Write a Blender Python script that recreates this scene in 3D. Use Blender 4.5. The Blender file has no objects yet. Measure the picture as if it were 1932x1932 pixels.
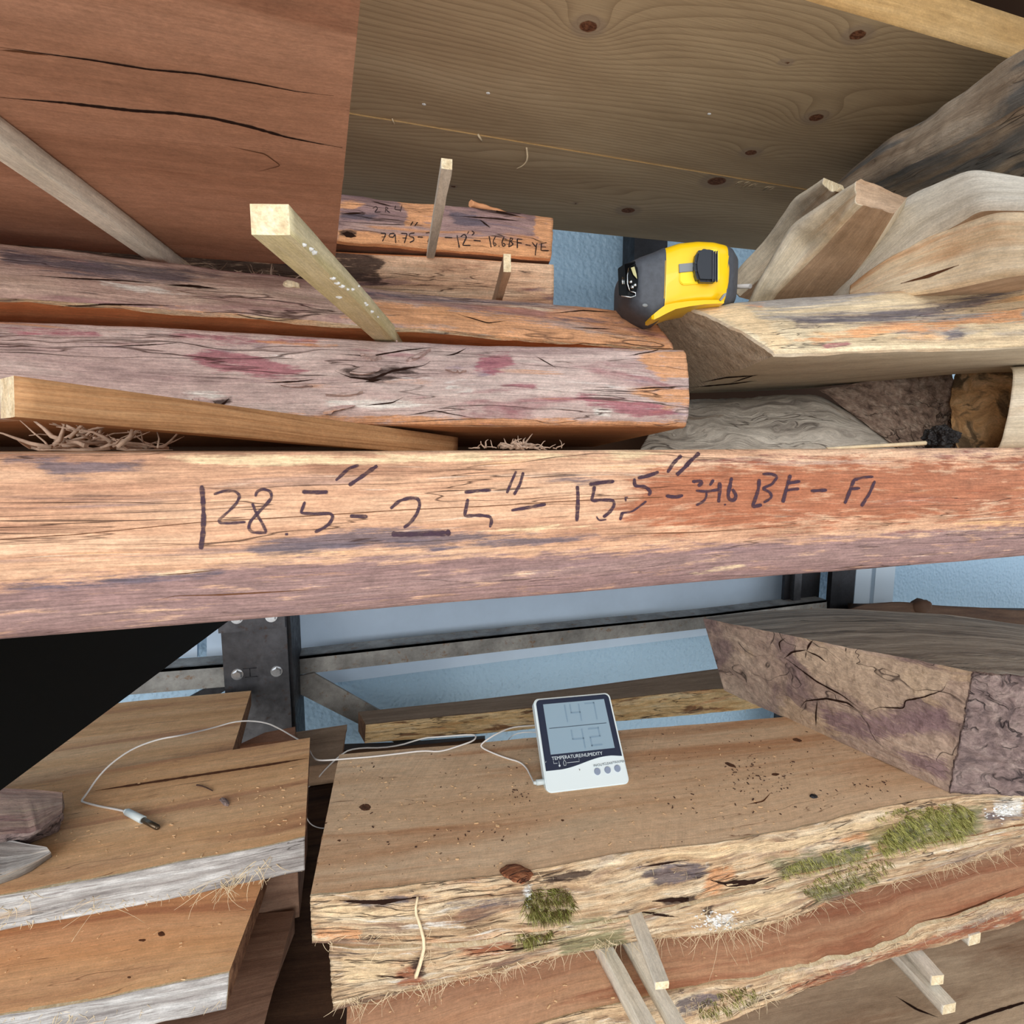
import bpy, bmesh, math, random
import numpy as np
from mathutils import Vector, Matrix, noise, Quaternion
from mathutils.bvhtree import BVHTree
random.seed(7)
S = bpy.context.scene
COL = S.collection
PI = math.pi

# ------------------------------------------------------------------ camera
F = 990.0; EYE = Vector((0, 0, 1.5)); YAW = math.radians(16.1); PITCH = math.radians(6.8)
cam = bpy.data.cameras.new('camera'); cam_o = bpy.data.objects.new('camera', cam); COL.objects.link(cam_o)
cam.sensor_width = 36; cam.lens = F / 1932 * 36; cam.clip_start = 0.01; cam.clip_end = 60
cam_o.location = EYE
cam_o.rotation_euler = (PI / 2 - PITCH, 0, -YAW)
S.camera = cam_o
RM = cam_o.rotation_euler.to_matrix()

# ------------------------------------------------------------------ light, exposure
S.view_settings.view_transform = 'Standard'; S.view_settings.look = 'None'
S.view_settings.exposure = 0.0; S.view_settings.gamma = 1.0; S.view_settings.use_curve_mapping = False
W = bpy.data.worlds.new('world'); S.world = W; W.use_nodes = True
W.node_tree.nodes['Background'].inputs[0].default_value = (0.86, 0.93, 1.0, 1)
W.node_tree.nodes['Background'].inputs[1].default_value = 1.12
def area(name, loc, look, size, energy, color):
    l = bpy.data.lights.new(name, 'AREA'); l.shape = 'RECTANGLE'; l.size, l.size_y = size; l.energy = energy; l.color = color
    o = bpy.data.objects.new(name, l); COL.objects.link(o); o.location = loc
    o.rotation_euler = (Vector(look) - Vector(loc)).to_track_quat('-Z', 'Y').to_euler(); return o
area('daylight_opening', (-1.1, -2.1, 1.98), (0.1, 0.5, 1.15), (2.4, 1.3), 56, (1.0, 0.98, 0.95))
area('underside_fill', (0.2, -1.5, 0.25), (0.3, 0.5, 1.9), (3.2, 1.4), 34, (1.0, 0.96, 0.90))  # added fill light from below, brightens the undersides

# ------------------------------------------------------------------ rays from photo pixels to places
def ray(px, py):
    return RM @ Vector(((px - 966) / F, (966 - py) / F, -1.0))      # depth 1 along the camera axis
def at_z(px, py, z):
    r = ray(px, py); return EYE + r * (z / r.z)                       # z relative to the eye
def at_y(px, py, y):
    r = ray(px, py); return EYE + r * (y / r.y)
def at_d(px, py, d):
    return EYE + ray(px, py) * d
def Z(z, *pts): return [at_z(a, b, z) for a, b in pts]
def Y(y, *pts): return [at_y(a, b, y) for a, b in pts]
def B(y, z, *xs):
    out = []
    for px in xs:
        r = ray(px, 848); out.append(Vector((r.x * y / r.y, y, EYE.z + z)))
    return out
def D(*pts): return [at_d(a, b, d) for a, b, d in pts]

# ------------------------------------------------------------------ naming helpers
def tag(o, label=None, cat=None, group=None, kind='thing'):
    if label: o['label'] = label
    if cat: o['category'] = cat
    if group: o['group'] = group
    if kind: o['kind'] = kind
    return o
def empty(name, loc, label, cat, group=None, kind='thing'):
    o = bpy.data.objects.new(name, None); o.empty_display_size = 0.02; COL.objects.link(o); o.location = loc
    return tag(o, label, cat, group, kind)
def link(name, me, mats, parent=None, org=None, smooth=False):
    """me in world coordinates; the object gets its origin at org (default: base centre)"""
    for m in (mats if isinstance(mats, (list, tuple)) else [mats]): me.materials.append(m)
    co = np.zeros(len(me.vertices) * 3, dtype=np.float32); me.vertices.foreach_get('co', co); co = co.reshape(-1, 3)
    if org is None:
        lo, hi = co.min(0), co.max(0); org = Vector(((lo[0] + hi[0]) / 2, (lo[1] + hi[1]) / 2, lo[2]))
    co = co - np.array(org, dtype=np.float32); me.vertices.foreach_set('co', co.reshape(-1))
    if smooth: me.polygons.foreach_set('use_smooth', [True] * len(me.polygons))
    me.update()
    o = bpy.data.objects.new(name, me); COL.objects.link(o)
    if parent:
        o.parent = parent; pw = Vector(); q_ = parent
        while q_: pw = pw + q_.location; q_ = q_.parent
        o.location = Vector(org) - pw
    else: o.location = org
    return o
SPLIT = {'check', 'crack', 'hollow', 'knot', 'bark_flake', 'splinter_edge', 'stain', 'rivet', 'resin_drip'}
def from_bm(name, bm, mats, parent=None, smooth=False, org=None):
    if name in SPLIT:
        seen = set(); first = None; bm.faces.index_update(); bm.faces.ensure_lookup_table(); ul = bm.loops.layers.uv.active
        for f0 in bm.faces:
            if f0.index in seen: continue
            isl = []; st = [f0]; seen.add(f0.index)
            while st:
                f = st.pop(); isl.append(f)
                for v in f.verts:
                    for g in v.link_faces:
                        if g.index not in seen: seen.add(g.index); st.append(g)
            nb = bmesh.new(); nu = nb.loops.layers.uv.new('UVMap'); mp = {}
            for f in isl:
                vs = []
                for v in f.verts:
                    if v not in mp: mp[v] = nb.verts.new(v.co)
                    vs.append(mp[v])
                nf_ = nb.faces.new(vs); nf_.material_index = f.material_index
                for l0, l1_ in zip(f.loops, nf_.loops): l1_[nu].uv = l0[ul].uv if ul else (l0.vert.co.x, l0.vert.co.z)
            if len(isl) < 3: nb.free(); continue
            me = bpy.data.meshes.new(name); bmesh.ops.recalc_face_normals(nb, faces=nb.faces); nb.to_mesh(me); nb.free()
            o = link(name, me, mats, parent, org, smooth); first = first or o
        bm.free(); return first
    bmesh.ops.recalc_face_normals(bm, faces=bm.faces)
    me = bpy.data.meshes.new(name); bm.to_mesh(me); bm.free()
    return link(name, me, mats, parent, org, smooth)

# ------------------------------------------------------------------ materials
def lin(c):
    return tuple((v / 255 / 12.92 if v / 255 <= 0.04045 else ((v / 255 + 0.055) / 1.055) ** 2.4) for v in c) + (1,)
class N:
    def __init__(s, name):
        s.m = bpy.data.materials.new(name); s.m.use_nodes = True; s.t = s.m.node_tree
        s.b = s.t.nodes['Principled BSDF']; s.out = s.t.nodes['Material Output']
    def n(s, typ, **kw):
        x = s.t.nodes.new(typ)
        for k, v in kw.items(): setattr(x, k, v)
        return x
    def l(s, a, b): s.t.links.new(a, b)
    def uv(s, scale, seed=0.0, src='UV', warp=None):
        tc = s.n('ShaderNodeTexCoord'); mp = s.n('ShaderNodeMapping')
        o = tc.outputs[src]
        mp.inputs['Scale'].default_value = (scale[0], scale[1], scale[2] if len(scale) > 2 else 1)
        mp.inputs['Location'].default_value = (seed * 3.17, seed * 1.31, seed * 7.7)
        if warp:
            ws, wa = warp
            m2 = s.n('ShaderNodeMapping'); m2.inputs['Scale'].default_value = (ws[0], ws[1], 1); s.l(o, m2.inputs[0])
            nz = s.n('ShaderNodeTexNoise'); nz.inputs['Scale'].default_value = 1; nz.inputs['Detail'].default_value = 2; s.l(m2.outputs[0], nz.inputs[0])
            sub = s.n('ShaderNodeVectorMath', operation='SUBTRACT'); s.l(nz.outputs['Color'], sub.inputs[0]); sub.inputs[1].default_value = (.5, .5, .5)
            mu = s.n('ShaderNodeVectorMath', operation='MULTIPLY'); s.l(sub.outputs[0], mu.inputs[0]); mu.inputs[1].default_value = (wa[0], wa[1], 0)
            ad = s.n('ShaderNodeVectorMath', operation='ADD'); s.l(o, ad.inputs[0]); s.l(mu.outputs[0], ad.inputs[1]); o = ad.outputs[0]
        s.l(o, mp.inputs[0]); return mp.outputs[0]
    def noise(s, vec, detail=4, rough=0.6, dist=0.0, scale=1):
        z = s.n('ShaderNodeTexNoise'); z.inputs['Scale'].default_value = scale; z.inputs['Detail'].default_value = detail
        z.inputs['Roughness'].default_value = rough; z.inputs['Distortion'].default_value = dist; s.l(vec, z.inputs['Vector']); return z.outputs['Fac']
    def rng(s, x, a, b, c=0.0, d=1.0):
        r = s.n('ShaderNodeMapRange'); r.inputs[1].default_value = a; r.inputs[2].default_value = b; r.inputs[3].default_value = c; r.inputs[4].default_value = d
        s.l(x, r.inputs[0]); return r.outputs[0]
    def math(s, op, a, b=None):
        m = s.n('ShaderNodeMath', operation=op)
        for i, v in enumerate((a, b)):
            if v is None: continue
            if isinstance(v, (int, float)): m.inputs[i].default_value = v
            else: s.l(v, m.inputs[i])
        return m.outputs[0]
    def ramp(s, fac, stops):
        r = s.n('ShaderNodeValToRGB'); e = r.color_ramp.elements
        while len(e) < len(stops): e.new(0.5)
        for k, (p, c) in enumerate(stops): e[k].position = p; e[k].color = lin(c)
        s.l(fac, r.inputs[0]); return r.outputs[0]
    def mix(s, f, a, b, mode='MIX'):
        m = s.n('ShaderNodeMix', data_type='RGBA', blend_type=mode)
        if isinstance(f, (int, float)): m.inputs[0].default_value = f
        else: s.l(f, m.inputs[0])
        for v, i in ((a, 6), (b, 7)):
            if isinstance(v, tuple): m.inputs[i].default_value = v if len(v) == 4 else lin(v)
            else: s.l(v, m.inputs[i])
        return m.outputs[2]

PAINT = {'oldlight': ((186, 162, 138), .75), 'mauve': ((130, 104, 106), .85), 'redbrown': ((158, 90, 60), .85), 'raspberry': ((168, 96, 108), .8), 'fresh': ((228, 166, 118), .9), 'slate': ((90, 84, 96), .8), 'chalk': ((240, 234, 224), .85), 'bark_and_shade': ((66, 48, 42), .9), 'mossy': ((118, 122, 82), .7), 'sandy': ((236, 206, 164), .85)}
def wood(name, cols, s=(7, 110), fib=(45, 1500, .35), patches=(), rough=.75, bump=.5, bd=.0012, specks=None, saw=None, grit=.13, paint=False, warp=((5, 14), (.04, .012)), seed=1.0, grooves=None, spec=.25, sub=None):
    """cols: dark, mid, light (sRGB). UV is in metres: u along the grain, v across."""
    M = N(name)
    v1 = M.uv(s, seed, warp=warp); n1 = M.noise(v1, 6, .62, .4)
    col = M.ramp(n1, [(.28, cols[0]), (.48, cols[1]), (.72, cols[2])])
    hgt = n1
    for i, p in enumerate(patches):
        nz = M.noise(M.uv(p['s'], seed + 3.3 + i * 2.1, warp=warp), p.get('det', 5), .6, p.get('dist', .6))
        if p.get('bv') or p.get('bu'):
            tc = M.n('ShaderNodeTexCoord'); sx = M.n('ShaderNodeSeparateXYZ'); M.l(tc.outputs['UV'], sx.inputs[0])
            if p.get('bv'): nz = M.math('ADD', nz, M.math('MULTIPLY', M.math('SUBTRACT', sx.outputs[1], p.get('v0', 0)), p['bv']))
            if p.get('bu'): nz = M.math('ADD', nz, M.math('MULTIPLY', M.math('SUBTRACT', sx.outputs[0], p.get('u0', 0)), p['bu']))
        f = M.rng(nz, p['lo'], p['hi'], 0, p.get('a', 1))
        col = M.mix(f, col, lin(p['col']))
    if paint:        # stains, bark remnants and painted shade with a shape of their own, masks stored on the mesh
        pn = M.noise(M.uv((40, 330), seed + 12, warp=warp), 7, .72)
        for nm in PAINT:
            at = M.n('ShaderNodeAttribute', attribute_name=nm); f = M.rng(M.math('ADD', M.math('MULTIPLY', at.outputs['Fac'], .76), M.math('MULTIPLY', M.math('SUBTRACT', pn, .5), 1.9)), .38, .66, 0, PAINT[nm][1])
            f = M.math('MULTIPLY', f, M.rng(at.outputs['Fac'], .02, .2)); col = M.mix(f, col, lin(PAINT[nm][0]))
    n2 = M.noise(M.uv((fib[0], fib[1]), seed + 9, warp=warp), 5, .7)
    g = M.rng(n2, .3, .7, 1 - fib[2], 1 + fib[2] * .6)
    cg = M.n('ShaderNodeCombineColor'); [M.l(g, cg.inputs[k]) for k in range(3)]
    col = M.mix(1.0, col, cg.outputs[0], 'MULTIPLY')
    h = M.math('ADD', M.math('MULTIPLY', n1, .5), M.math('MULTIPLY', n2, .5))
    if grit:
        n5 = M.noise(M.uv((520, 900), seed + 6), 3, .75); g5 = M.rng(n5, .3, .7, 1 - grit, 1 + grit); n6 = M.noise(M.uv((90, 160), seed + 7), 5, .7); g6 = M.rng(n6, .32, .68, 1 - grit, 1 + grit * .8)
        gg = M.math('MULTIPLY', g5, g6); cg = M.n('ShaderNodeCombineColor'); [M.l(gg, cg.inputs[k]) for k in range(3)]
        col = M.mix(1.0, col, cg.outputs[0], 'MULTIPLY'); h = M.math('ADD', h, M.math('MULTIPLY', M.math('ADD', n5, n6), .25))
    if grooves:      # thin dark checks along the grain: (su, sv, width, colour)
        g3 = M.noise(M.uv((grooves[0], grooves[1]), seed + 5, warp=warp), 3, .5, .3)
        a = M.math('ABSOLUTE', M.math('SUBTRACT', g3, .5)); f = M.rng(a, 0, grooves[2], 1, 0)
        msk = M.rng(M.noise(M.uv((6, 30), seed + 2), 2), .45, .6)
        f = M.math('MULTIPLY', f, msk)
        col = M.mix(M.math('MULTIPLY', f, .85), col, lin(grooves[3])); h = M.math('SUBTRACT', h, M.math('MULTIPLY', f, .9))
    if saw:          # band-saw marks across the grain: (freq, strength, slant)
        v = M.n('ShaderNodeTexCoord'); mp = M.n('ShaderNodeMapping'); mp.inputs['Rotation'].default_value = (0, 0, saw[2]); M.l(v.outputs['UV'], mp.inputs[0])
        m2 = M.n('ShaderNodeMapping'); m2.inputs['Scale'].default_value = (saw[0], 6, 1); M.l(mp.outputs[0], m2.inputs[0])
        n4 = M.noise(m2.outputs[0], 3, .6); msk = M.rng(M.noise(M.uv((9, 9), seed + 8), 2), .42, .6, .15, 1)
        f = M.math('MULTIPLY', M.math('SUBTRACT', n4, .5), M.math('MULTIPLY', msk, saw[1] * 2))
        ff = M.math('ADD', f, 1.0); cg = M.n('ShaderNodeCombineColor'); [M.l(ff, cg.inputs[k]) for k in range(3)]
        col = M.mix(1.0, col, cg.outputs[0], 'MULTIPLY'); h = M.math('ADD', h, M.math('MULTIPLY', f, .6))
    if specks:
        for (sc, thr, c) in specks:
            z = M.noise(M.uv((sc, sc), seed + sc), 2, .5); f = M.rng(z, thr, thr + .05)
            col = M.mix(f, col, lin(c))
    M.l(col, M.b.inputs['Base Color']); M.b.inputs['Roughness'].default_value = rough
    M.b.inputs['Specular IOR Level'].default_value = spec
    bn = M.n('ShaderNodeBump'); bn.inputs['Strength'].default_value = bump; bn.inputs['Distance'].default_value = bd
    M.l(h, bn.inputs['Height']); M.l(bn.outputs[0], M.b.inputs['Normal'])
    return M.m
def plain(name, c, rough=.5, metal=0.0, spec=.5, nscale=None, namt=.15, bump=0, src='Object', coat=0):
    M = N(name); M.b.inputs['Roughness'].default_value = rough; M.b.inputs['Metallic'].default_value = metal
    M.b.inputs['Specular IOR Level'].default_value = spec; M.b.inputs['Base Color'].default_value = lin(c)
    M.b.inputs['Coat Weight'].default_value = coat
    if nscale:
        z = M.noise(M.uv((nscale, nscale, nscale), 1.0, src=src), 5, .65)
        g = M.rng(z, .3, .7, 1 - namt, 1 + namt); cg = M.n('ShaderNodeCombineColor'); [M.l(g, cg.inputs[k]) for k in range(3)]
        M.l(M.mix(1.0, lin(c), cg.outputs[0], 'MULTIPLY'), M.b.inputs['Base Color'])
        if bump:
            bn = M.n('ShaderNodeBump'); bn.inputs['Strength'].default_value = bump; bn.inputs['Distance'].default_value = .001
            M.l(z, bn.inputs['Height']); M.l(bn.outputs[0], M.b.inputs['Normal'])
    return M.m

# ------------------------------------------------------------------ geometry: four-rail loft
def resample(pts, n):
    P = np.array([list(p) for p in pts], float); seg = np.linalg.norm(np.diff(P, axis=0), axis=1); c = np.r_[0, np.cumsum(seg)]
    t = np.linspace(0, c[-1], n + 1)
    # smooth a little: Catmull-like through numpy interp then box filter
    Q = np.stack([np.interp(t, c, P[:, k]) for k in range(3)], 1)
    if len(pts) > 2 and n > 12:
        w = max(1, n // 24)
        for _ in range(2):
            R = Q.copy()
            for k in range(1, w + 1):
                a = np.vstack([np.repeat(Q[:1], k, 0) * 2 - Q[1:k + 1][::-1], Q[:-k]]) if k < len(Q) else Q
                b = np.vstack([Q[k:], np.repeat(Q[-1:], k, 0) * 2 - Q[-k - 1:-1][::-1]])
                R += a + b
            Q = R / (2 * w + 1)
    return Q
def fr(x, y, z, oct=4, H=.9): return noise.fractal(Vector((x, y, z)), H, 2.0, oct)
def bark(amp, su=14, sv=90, seed=0.0, oct=5, ridge=0.0):
    def f(u, v):
        a = fr(u * su + seed, v * sv, seed * 2.3, oct)
        if ridge: a = a * (1 - ridge) + ridge * (1 - 2.2 * abs(fr(u * su * .8 + 9 + seed, v * sv * 1.3, seed, 4)))
        return a * amp
    return f
BODIES = {}
def grid_faces(bm, g, uvl, uvs, mi, flip=False, smooth=False):
    for i in range(len(g) - 1):
        for j in range(len(g[0]) - 1):
            q = [(i, j), (i + 1, j), (i + 1, j + 1), (i, j + 1)]
            if flip: q = q[::-1]
            vs = [g[a][b] for a, b in q]
            if len({id(x) for x in vs}) < 4: continue
            try: f = bm.faces.new(vs)
            except ValueError: continue
            f.material_index = mi; f.smooth = smooth
            for lp, (a, b) in zip(f.loops, q): lp[uvl].uv = uvs[a][b]
def stretch(pts, left=0.0, right=0.0):
    p = [Vector(q) for q in pts]
    if left: p = [p[0] + Vector((-1, (p[0].y - p[-1].y) / (p[-1].x - p[0].x) * 1.0, 0)).normalized() * left] + p
    if right: p = p + [p[-1] + Vector((1, (p[-1].y - p[0].y) / (p[-1].x - p[0].x), 0)).normalized() * right]
    return p
def loft4(FB, FT, BT, BB, n=120, nf=10, nt=6, fdisp=None, bulge=0.0, rnd=0.0, tdisp=0.0, bdisp=0.0, split=0.0, useed=0.0, endamp=.0015, wob=.0, sidemm=0.0):
    """returns (body bmesh, shell bmesh or None). rails run left to right; the front faces the viewer. materials: 0 sawn, 1 front/back, 2 end"""
    R = [resample(r, n) for r in (FB, FT, BT, BB)]
    FBr, FTr, BTr, BBr = R
    u = np.r_[0, np.cumsum(np.linalg.norm(np.diff(FTr, axis=0), axis=1))] + useed
    H = np.linalg.norm(FTr - FBr, axis=1).mean(); Wd = np.linalg.norm(BTr - FTr, axis=1).mean()
    def disp(i, t):
        d = bulge * 4 * t * (1 - t)
        if rnd:
            e = .18
            for tt in (t, 1 - t):
                if tt < e: d -= rnd * (1 - math.sqrt(max(0, 1 - ((e - tt) / e) ** 2)))
        if fdisp: d += fdisp(u[i], t * H)
        return d
    def fnorm(i):
        a = Vector(FTr[i] - FBr[i]).normalized(); j = min(i + 1, n); k = max(i - 1, 0)
        tn = Vector(FTr[j] - FTr[k]).normalized(); nn = tn.cross(a)
        inward = Vector(BTr[i] - FTr[i]); 
        return -nn if nn.dot(inward) > 0 else nn
    fn = [fnorm(i) for i in range(n + 1)]
    outer = [[Vector(FBr[i] + (FTr[i] - FBr[i]) * (j / nf)) + fn[i] * disp(i, j / nf) for j in range(nf + 1)] for i in range(n + 1)]
    shell = None
    front = outer
    if split:
        shell = bmesh.new(); ul = shell.loops.layers.uv.new('UVMap')
        inner = [[outer[i][j] - fn[i] * (split * (1.0 + .5 * fr(u[i] * 25, j * .3, 3.1, 2)) ) for j in range(nf + 1)] for i in range(n + 1)]
        go = [[shell.verts.new(p) for p in r] for r in outer]; gi = [[shell.verts.new(p) for p in r] for r in inner]
        uvo = [[(u[i], j / nf * H) for j in range(nf + 1)] for i in range(n + 1)]
        grid_faces(shell, go, ul, uvo, 0, smooth=True)
        grid_faces(shell, gi, ul, uvo, 0, True)
        for jj, s_ in ((0, 0), (nf, 1)):
            for i in range(n):
                f = shell.faces.new([go[i][jj], go[i + 1][jj], gi[i + 1][jj], gi[i][jj]]); f.material_index = 1
                vv = H if jj else 0
                for lp, uvv in zip(f.loops, [(u[i], vv), (u[i + 1], vv), (u[i + 1], vv + split), (u[i], vv + split)]): lp[ul].uv = uvv
        for ii in (0, n):
            for j in range(nf):
                f = shell.faces.new([go[ii][j], go[ii][j + 1], gi[ii][j + 1], gi[ii][j]]); f.material_index = 1
                for lp in f.loops: lp[ul].uv = (lp.vert.co.y, lp.vert.co.z)
        front = [[outer[i][j] - fn[i] * split * .55 for j in range(nf + 1)] for i in range(n + 1)]
    bm = bmesh.new(); ul = bm.loops.layers.uv.new('UVMap')
    rings = []; vco = []
    for i in range(n + 1):
        f_ = front[i]; ft, fb = f_[nf], f_[0]; bt = Vector(BTr[i]); bb = Vector(BBr[i]); ring = list(f_)
        up = (ft - fb).normalized()
        wb = wob * fr(u[i] * 9 + 4, 1.7, useed, 3)
        bt = bt + (bt - ft).normalized() * wb; bb = bb + (bb - fb).normalized() * wb
        for k in range(1, nt): 
            p = ft.lerp(bt, k / nt)
            if tdisp: p = p + up * tdisp * fr(u[i] * 12 + 3, k / nt * Wd * 25, useed + 1.5, 4)
            ring.append(p)
        for k in range(nf + 1):
            p = bt.lerp(bb, k / nf)
            ring.append(p + (bt - ft).normalized() * bdisp * fr(u[i] * 20, k / nf * H * 60, useed + 7, 4))
        for k in range(1, nt):
            p = bb.lerp(fb, k / nt)
            if tdisp: p = p - up * tdisp * fr(u[i] * 12 + 8, k / nt * Wd * 25, useed + 4.5, 4)
            ring.append(p)
        rings.append(ring)
    K = len(rings[0])
    # v coordinate around the ring, taken at mid length
    mid = rings[n // 2]; vc = [0.0]
    for k in range(K): vc.append(vc[-1] + (mid[(k + 1) % K] - mid[k]).length)
    g = [[bm.verts.new(p) for p in r] for r in rings]
    for i in range(n):
        for k in range(K):
            k2 = (k + 1) % K
            f = bm.faces.new([g[i][k], g[i + 1][k], g[i + 1][k2], g[i][k2]])
            f.material_index = 1 if (k < nf or nf + nt <= k < 2 * nf + nt) else 0
            f.smooth = f.material_index == 1
            for lp, uvv in zip(f.loops, [(u[i], vc[k]), (u[i + 1], vc[k]), (u[i + 1], vc[k + 1]), (u[i], vc[k + 1])]): lp[ul].uv = uvv
    for ii in (0, n):
        r = g[ii]; fr_ = r[:nf + 1]; top = [r[nf]] + r[nf + 1:nf + nt] + [r[nf + nt]]; back = r[nf + nt:nf + nt + nf + 1][::-1]; bot = [r[0]] + r[nf + nt + nf + 1:][::-1] + [r[nf + nt + nf]]
        ax = Vector(rings[0][0] - rings[1][0]).normalized() if ii == 0 else Vector(rings[n][0] - rings[n - 1][0]).normalized()
        G = []
        for a in range(nf + 1):
            row = []
            for b in range(nt + 1):
                if a == 0: row.append(bot[b])
                elif a == nf: row.append(top[b])
                elif b == 0: row.append(fr_[a])
                elif b == nt: row.append(back[a])
                else:
                    s_, t_ = b / nt, a / nf
                    p = (bot[b].co * (1 - t_) + top[b].co * t_) + (fr_[a].co * (1 - s_) + back[a].co * s_) - ((1 - s_) * (1 - t_) * bot[0].co + s_ * (1 - t_) * bot[nt].co + (1 - s_) * t_ * top[0].co + s_ * t_ * top[nt].co)
                    p = p + ax * endamp * fr(p.x * 60, p.y * 60, p.z * 60, 3)
                    row.append(bm.verts.new(p))
            G.append(row)
        c0 = G[0][0].co; ey = (G[0][nt].co - c0).normalized(); ez = (G[nf][0].co - c0).normalized()
        uvs = [[((q.co - c0).dot(ey), (q.co - c0).dot(ez)) for q in row] for row in G]
        grid_faces(bm, G, ul, uvs, 2)
    bmesh.ops.recalc_face_normals(bm, faces=bm.faces)
    if shell: bmesh.ops.recalc_face_normals(shell, faces=shell.faces)
    return bm, shell
def bvh(*bms):
    vs, fs = [], []
    for b in bms:
        if b is None: continue
        off = len(vs); b.verts.index_update()
        vs += [v.co.copy() for v in b.verts]; fs += [[off + v.index for v in f.verts] for f in b.faces]
    return BVHTree.FromPolygons(vs, fs)
def hit(tree, px, py):
    d = ray(px, py).normalized(); p, nrm, idx, dist = tree.ray_cast(EYE, d)
    if p is None: return None
    if nrm.dot(d) > 0: nrm = -nrm
    return p, nrm

def bvh_obj(o):
    me = o.data; M4 = Matrix.Translation(o.location); return BVHTree.FromPolygons([M4 @ v.co for v in me.vertices], [list(p.vertices) for p in me.polygons])
def plank(name, label, cat, FB, FT, BT, BB, mats, ext=None, split=0.0, shellmats=None, shell_name='bark_edge', group=None, body_name='board', body_label=None, **kw):
    if ext:
        FB, FT, BT, BB = [stretch(r, *ext) for r in (FB, FT, BT, BB)]; kw['useed'] = kw.get('useed', 0) - ext[0]
    bm, sh = loft4(FB, FT, BT, BB, split=split, **kw)
    tree = bvh(bm, sh)
    if sh is None:
        o = from_bm(name, bm, mats); tag(o, label, cat, group); return o, tree
    lo = Vector((min(v.co.x for v in bm.verts), min(v.co.y for v in bm.verts), min(v.co.z for v in bm.verts)))
    hi = Vector((max(v.co.x for v in bm.verts), max(v.co.y for v in bm.verts), 0))
    r = empty(name, ((lo.x + hi.x) / 2, (lo.y + hi.y) / 2, lo.z), label, cat, group)
    from_bm(body_name, bm, mats, r)
    from_bm(shell_name, sh, shellmats, r)
    return r, tree

def ribbon(bm, tree, pts, w, lift=.0002, step=4.0, taper=0.0, closed=False):
    """a mark of pixel-width w drawn on a surface along pts (photo pixels)"""
    P = []
    for (a, b) in zip(pts[:-1], pts[1:]):
        L = math.hypot(b[0] - a[0], b[1] - a[1]); k = max(1, int(L / step))
        for i in range(k): P.append((a[0] + (b[0] - a[0]) * i / k, a[1] + (b[1] - a[1]) * i / k))
    P.append(pts[-1])
    if len(P) > 4:
        for _ in range(2): P = [P[0]] + [((P[i - 1][0] + 2 * P[i][0] + P[i + 1][0]) / 4, (P[i - 1][1] + 2 * P[i][1] + P[i + 1][1]) / 4) for i in range(1, len(P) - 1)] + [P[-1]]
    rows = []
    nP = len(P)
    for i in range(nP):
        a = P[max(0, i - 1)]; b = P[min(nP - 1, i + 1)]; dx, dy = b[0] - a[0], b[1] - a[1]; L = math.hypot(dx, dy) or 1
        nx, ny = -dy / L, dx / L
        e = 1.0
        if taper: e = max(.12, min(1, min(i, nP - 1 - i) / (nP * taper)))
        elif i in (0, nP - 1): e = .6
        ww = w * e * (.85 + .3 * noise.noise(Vector((P[i][0] * .11, P[i][1] * .11, w)))) / 2
        row = []
        for k in (-1, 0, 1):
            h_ = hit(tree, P[i][0] + nx * ww * k, P[i][1] + ny * ww * k)
            if h_ is None: row = None; break
            row.append(h_[0] + h_[1] * lift)
        rows.append(row)
    prev = None
    for r in rows:
        if r is None: prev = None; continue
        cur = [bm.verts.new(p) for p in r]
        if prev and (cur[1].co - prev[1].co).length < .02:
            for k in (0, 1): bm.faces.new([prev[k], prev[k + 1], cur[k + 1], cur[k]])
        prev = cur
def polypatch(name, tree, parent, poly, mat, lift=.0003, jit=3.0, rings=7, seed=0.0, label=None):
    """a patch of different surface lying on the wood, outlined in photo pixels"""
    B = []
    for p, q in zip(poly, poly[1:] + poly[:1]):
        L = math.hypot(q[0] - p[0], q[1] - p[1]); k = max(1, int(L / 5))
        B += [(p[0] + (q[0] - p[0]) * i / k, p[1] + (q[1] - p[1]) * i / k) for i in range(k)]
    B = [(x + jit * noise.noise(Vector((x * .12, y * .2, seed))) * 2, y + jit * noise.noise(Vector((x * .12, y * .2, seed + 5)))) for x, y in B]
    cx = sum(p[0] for p in poly) / len(poly); cy = sum(p[1] for p in poly) / len(poly)
    bm = bmesh.new(); ul = bm.loops.layers.uv.new('UVMap'); h_ = hit(tree, cx, cy)
    if h_ is None: bm.free(); return None
    ctr = bm.verts.new(h_[0] + h_[1] * lift); prev = None
    for r in range(1, rings + 1):
        t = r / rings; row = []
        for x, y in B:
            g = hit(tree, cx + (x - cx) * t, cy + (y - cy) * t)
            row.append(bm.verts.new(g[0] + g[1] * (lift if r < rings else -.0002)) if g and (g[0] - h_[0]).length < .3 else None)
        n_ = len(row)
        for j in range(n_):
            k = (j + 1) % n_
            if row[j] is None or row[k] is None: continue
            if prev is None: bm.faces.new([ctr, row[j], row[k]])
            elif prev[j] is not None and prev[k] is not None: bm.faces.new([prev[j], row[j], row[k], prev[k]])
        prev = row
    for f in bm.faces:
        f.smooth = True
        for lp in f.loops: lp[ul].uv = (lp.vert.co.x, lp.vert.co.z if abs(h_[1].z) < .7 else lp.vert.co.y)
    o = from_bm(name, bm, mat, parent)
    if label: o['label'] = label
    return o
def project(p):
    v = RM.transposed() @ (Vector(p) - EYE); return (966 + F * v.x / -v.z, 966 - F * v.y / -v.z) if v.z < -1e-4 else (-9e9, -9e9)
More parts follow.
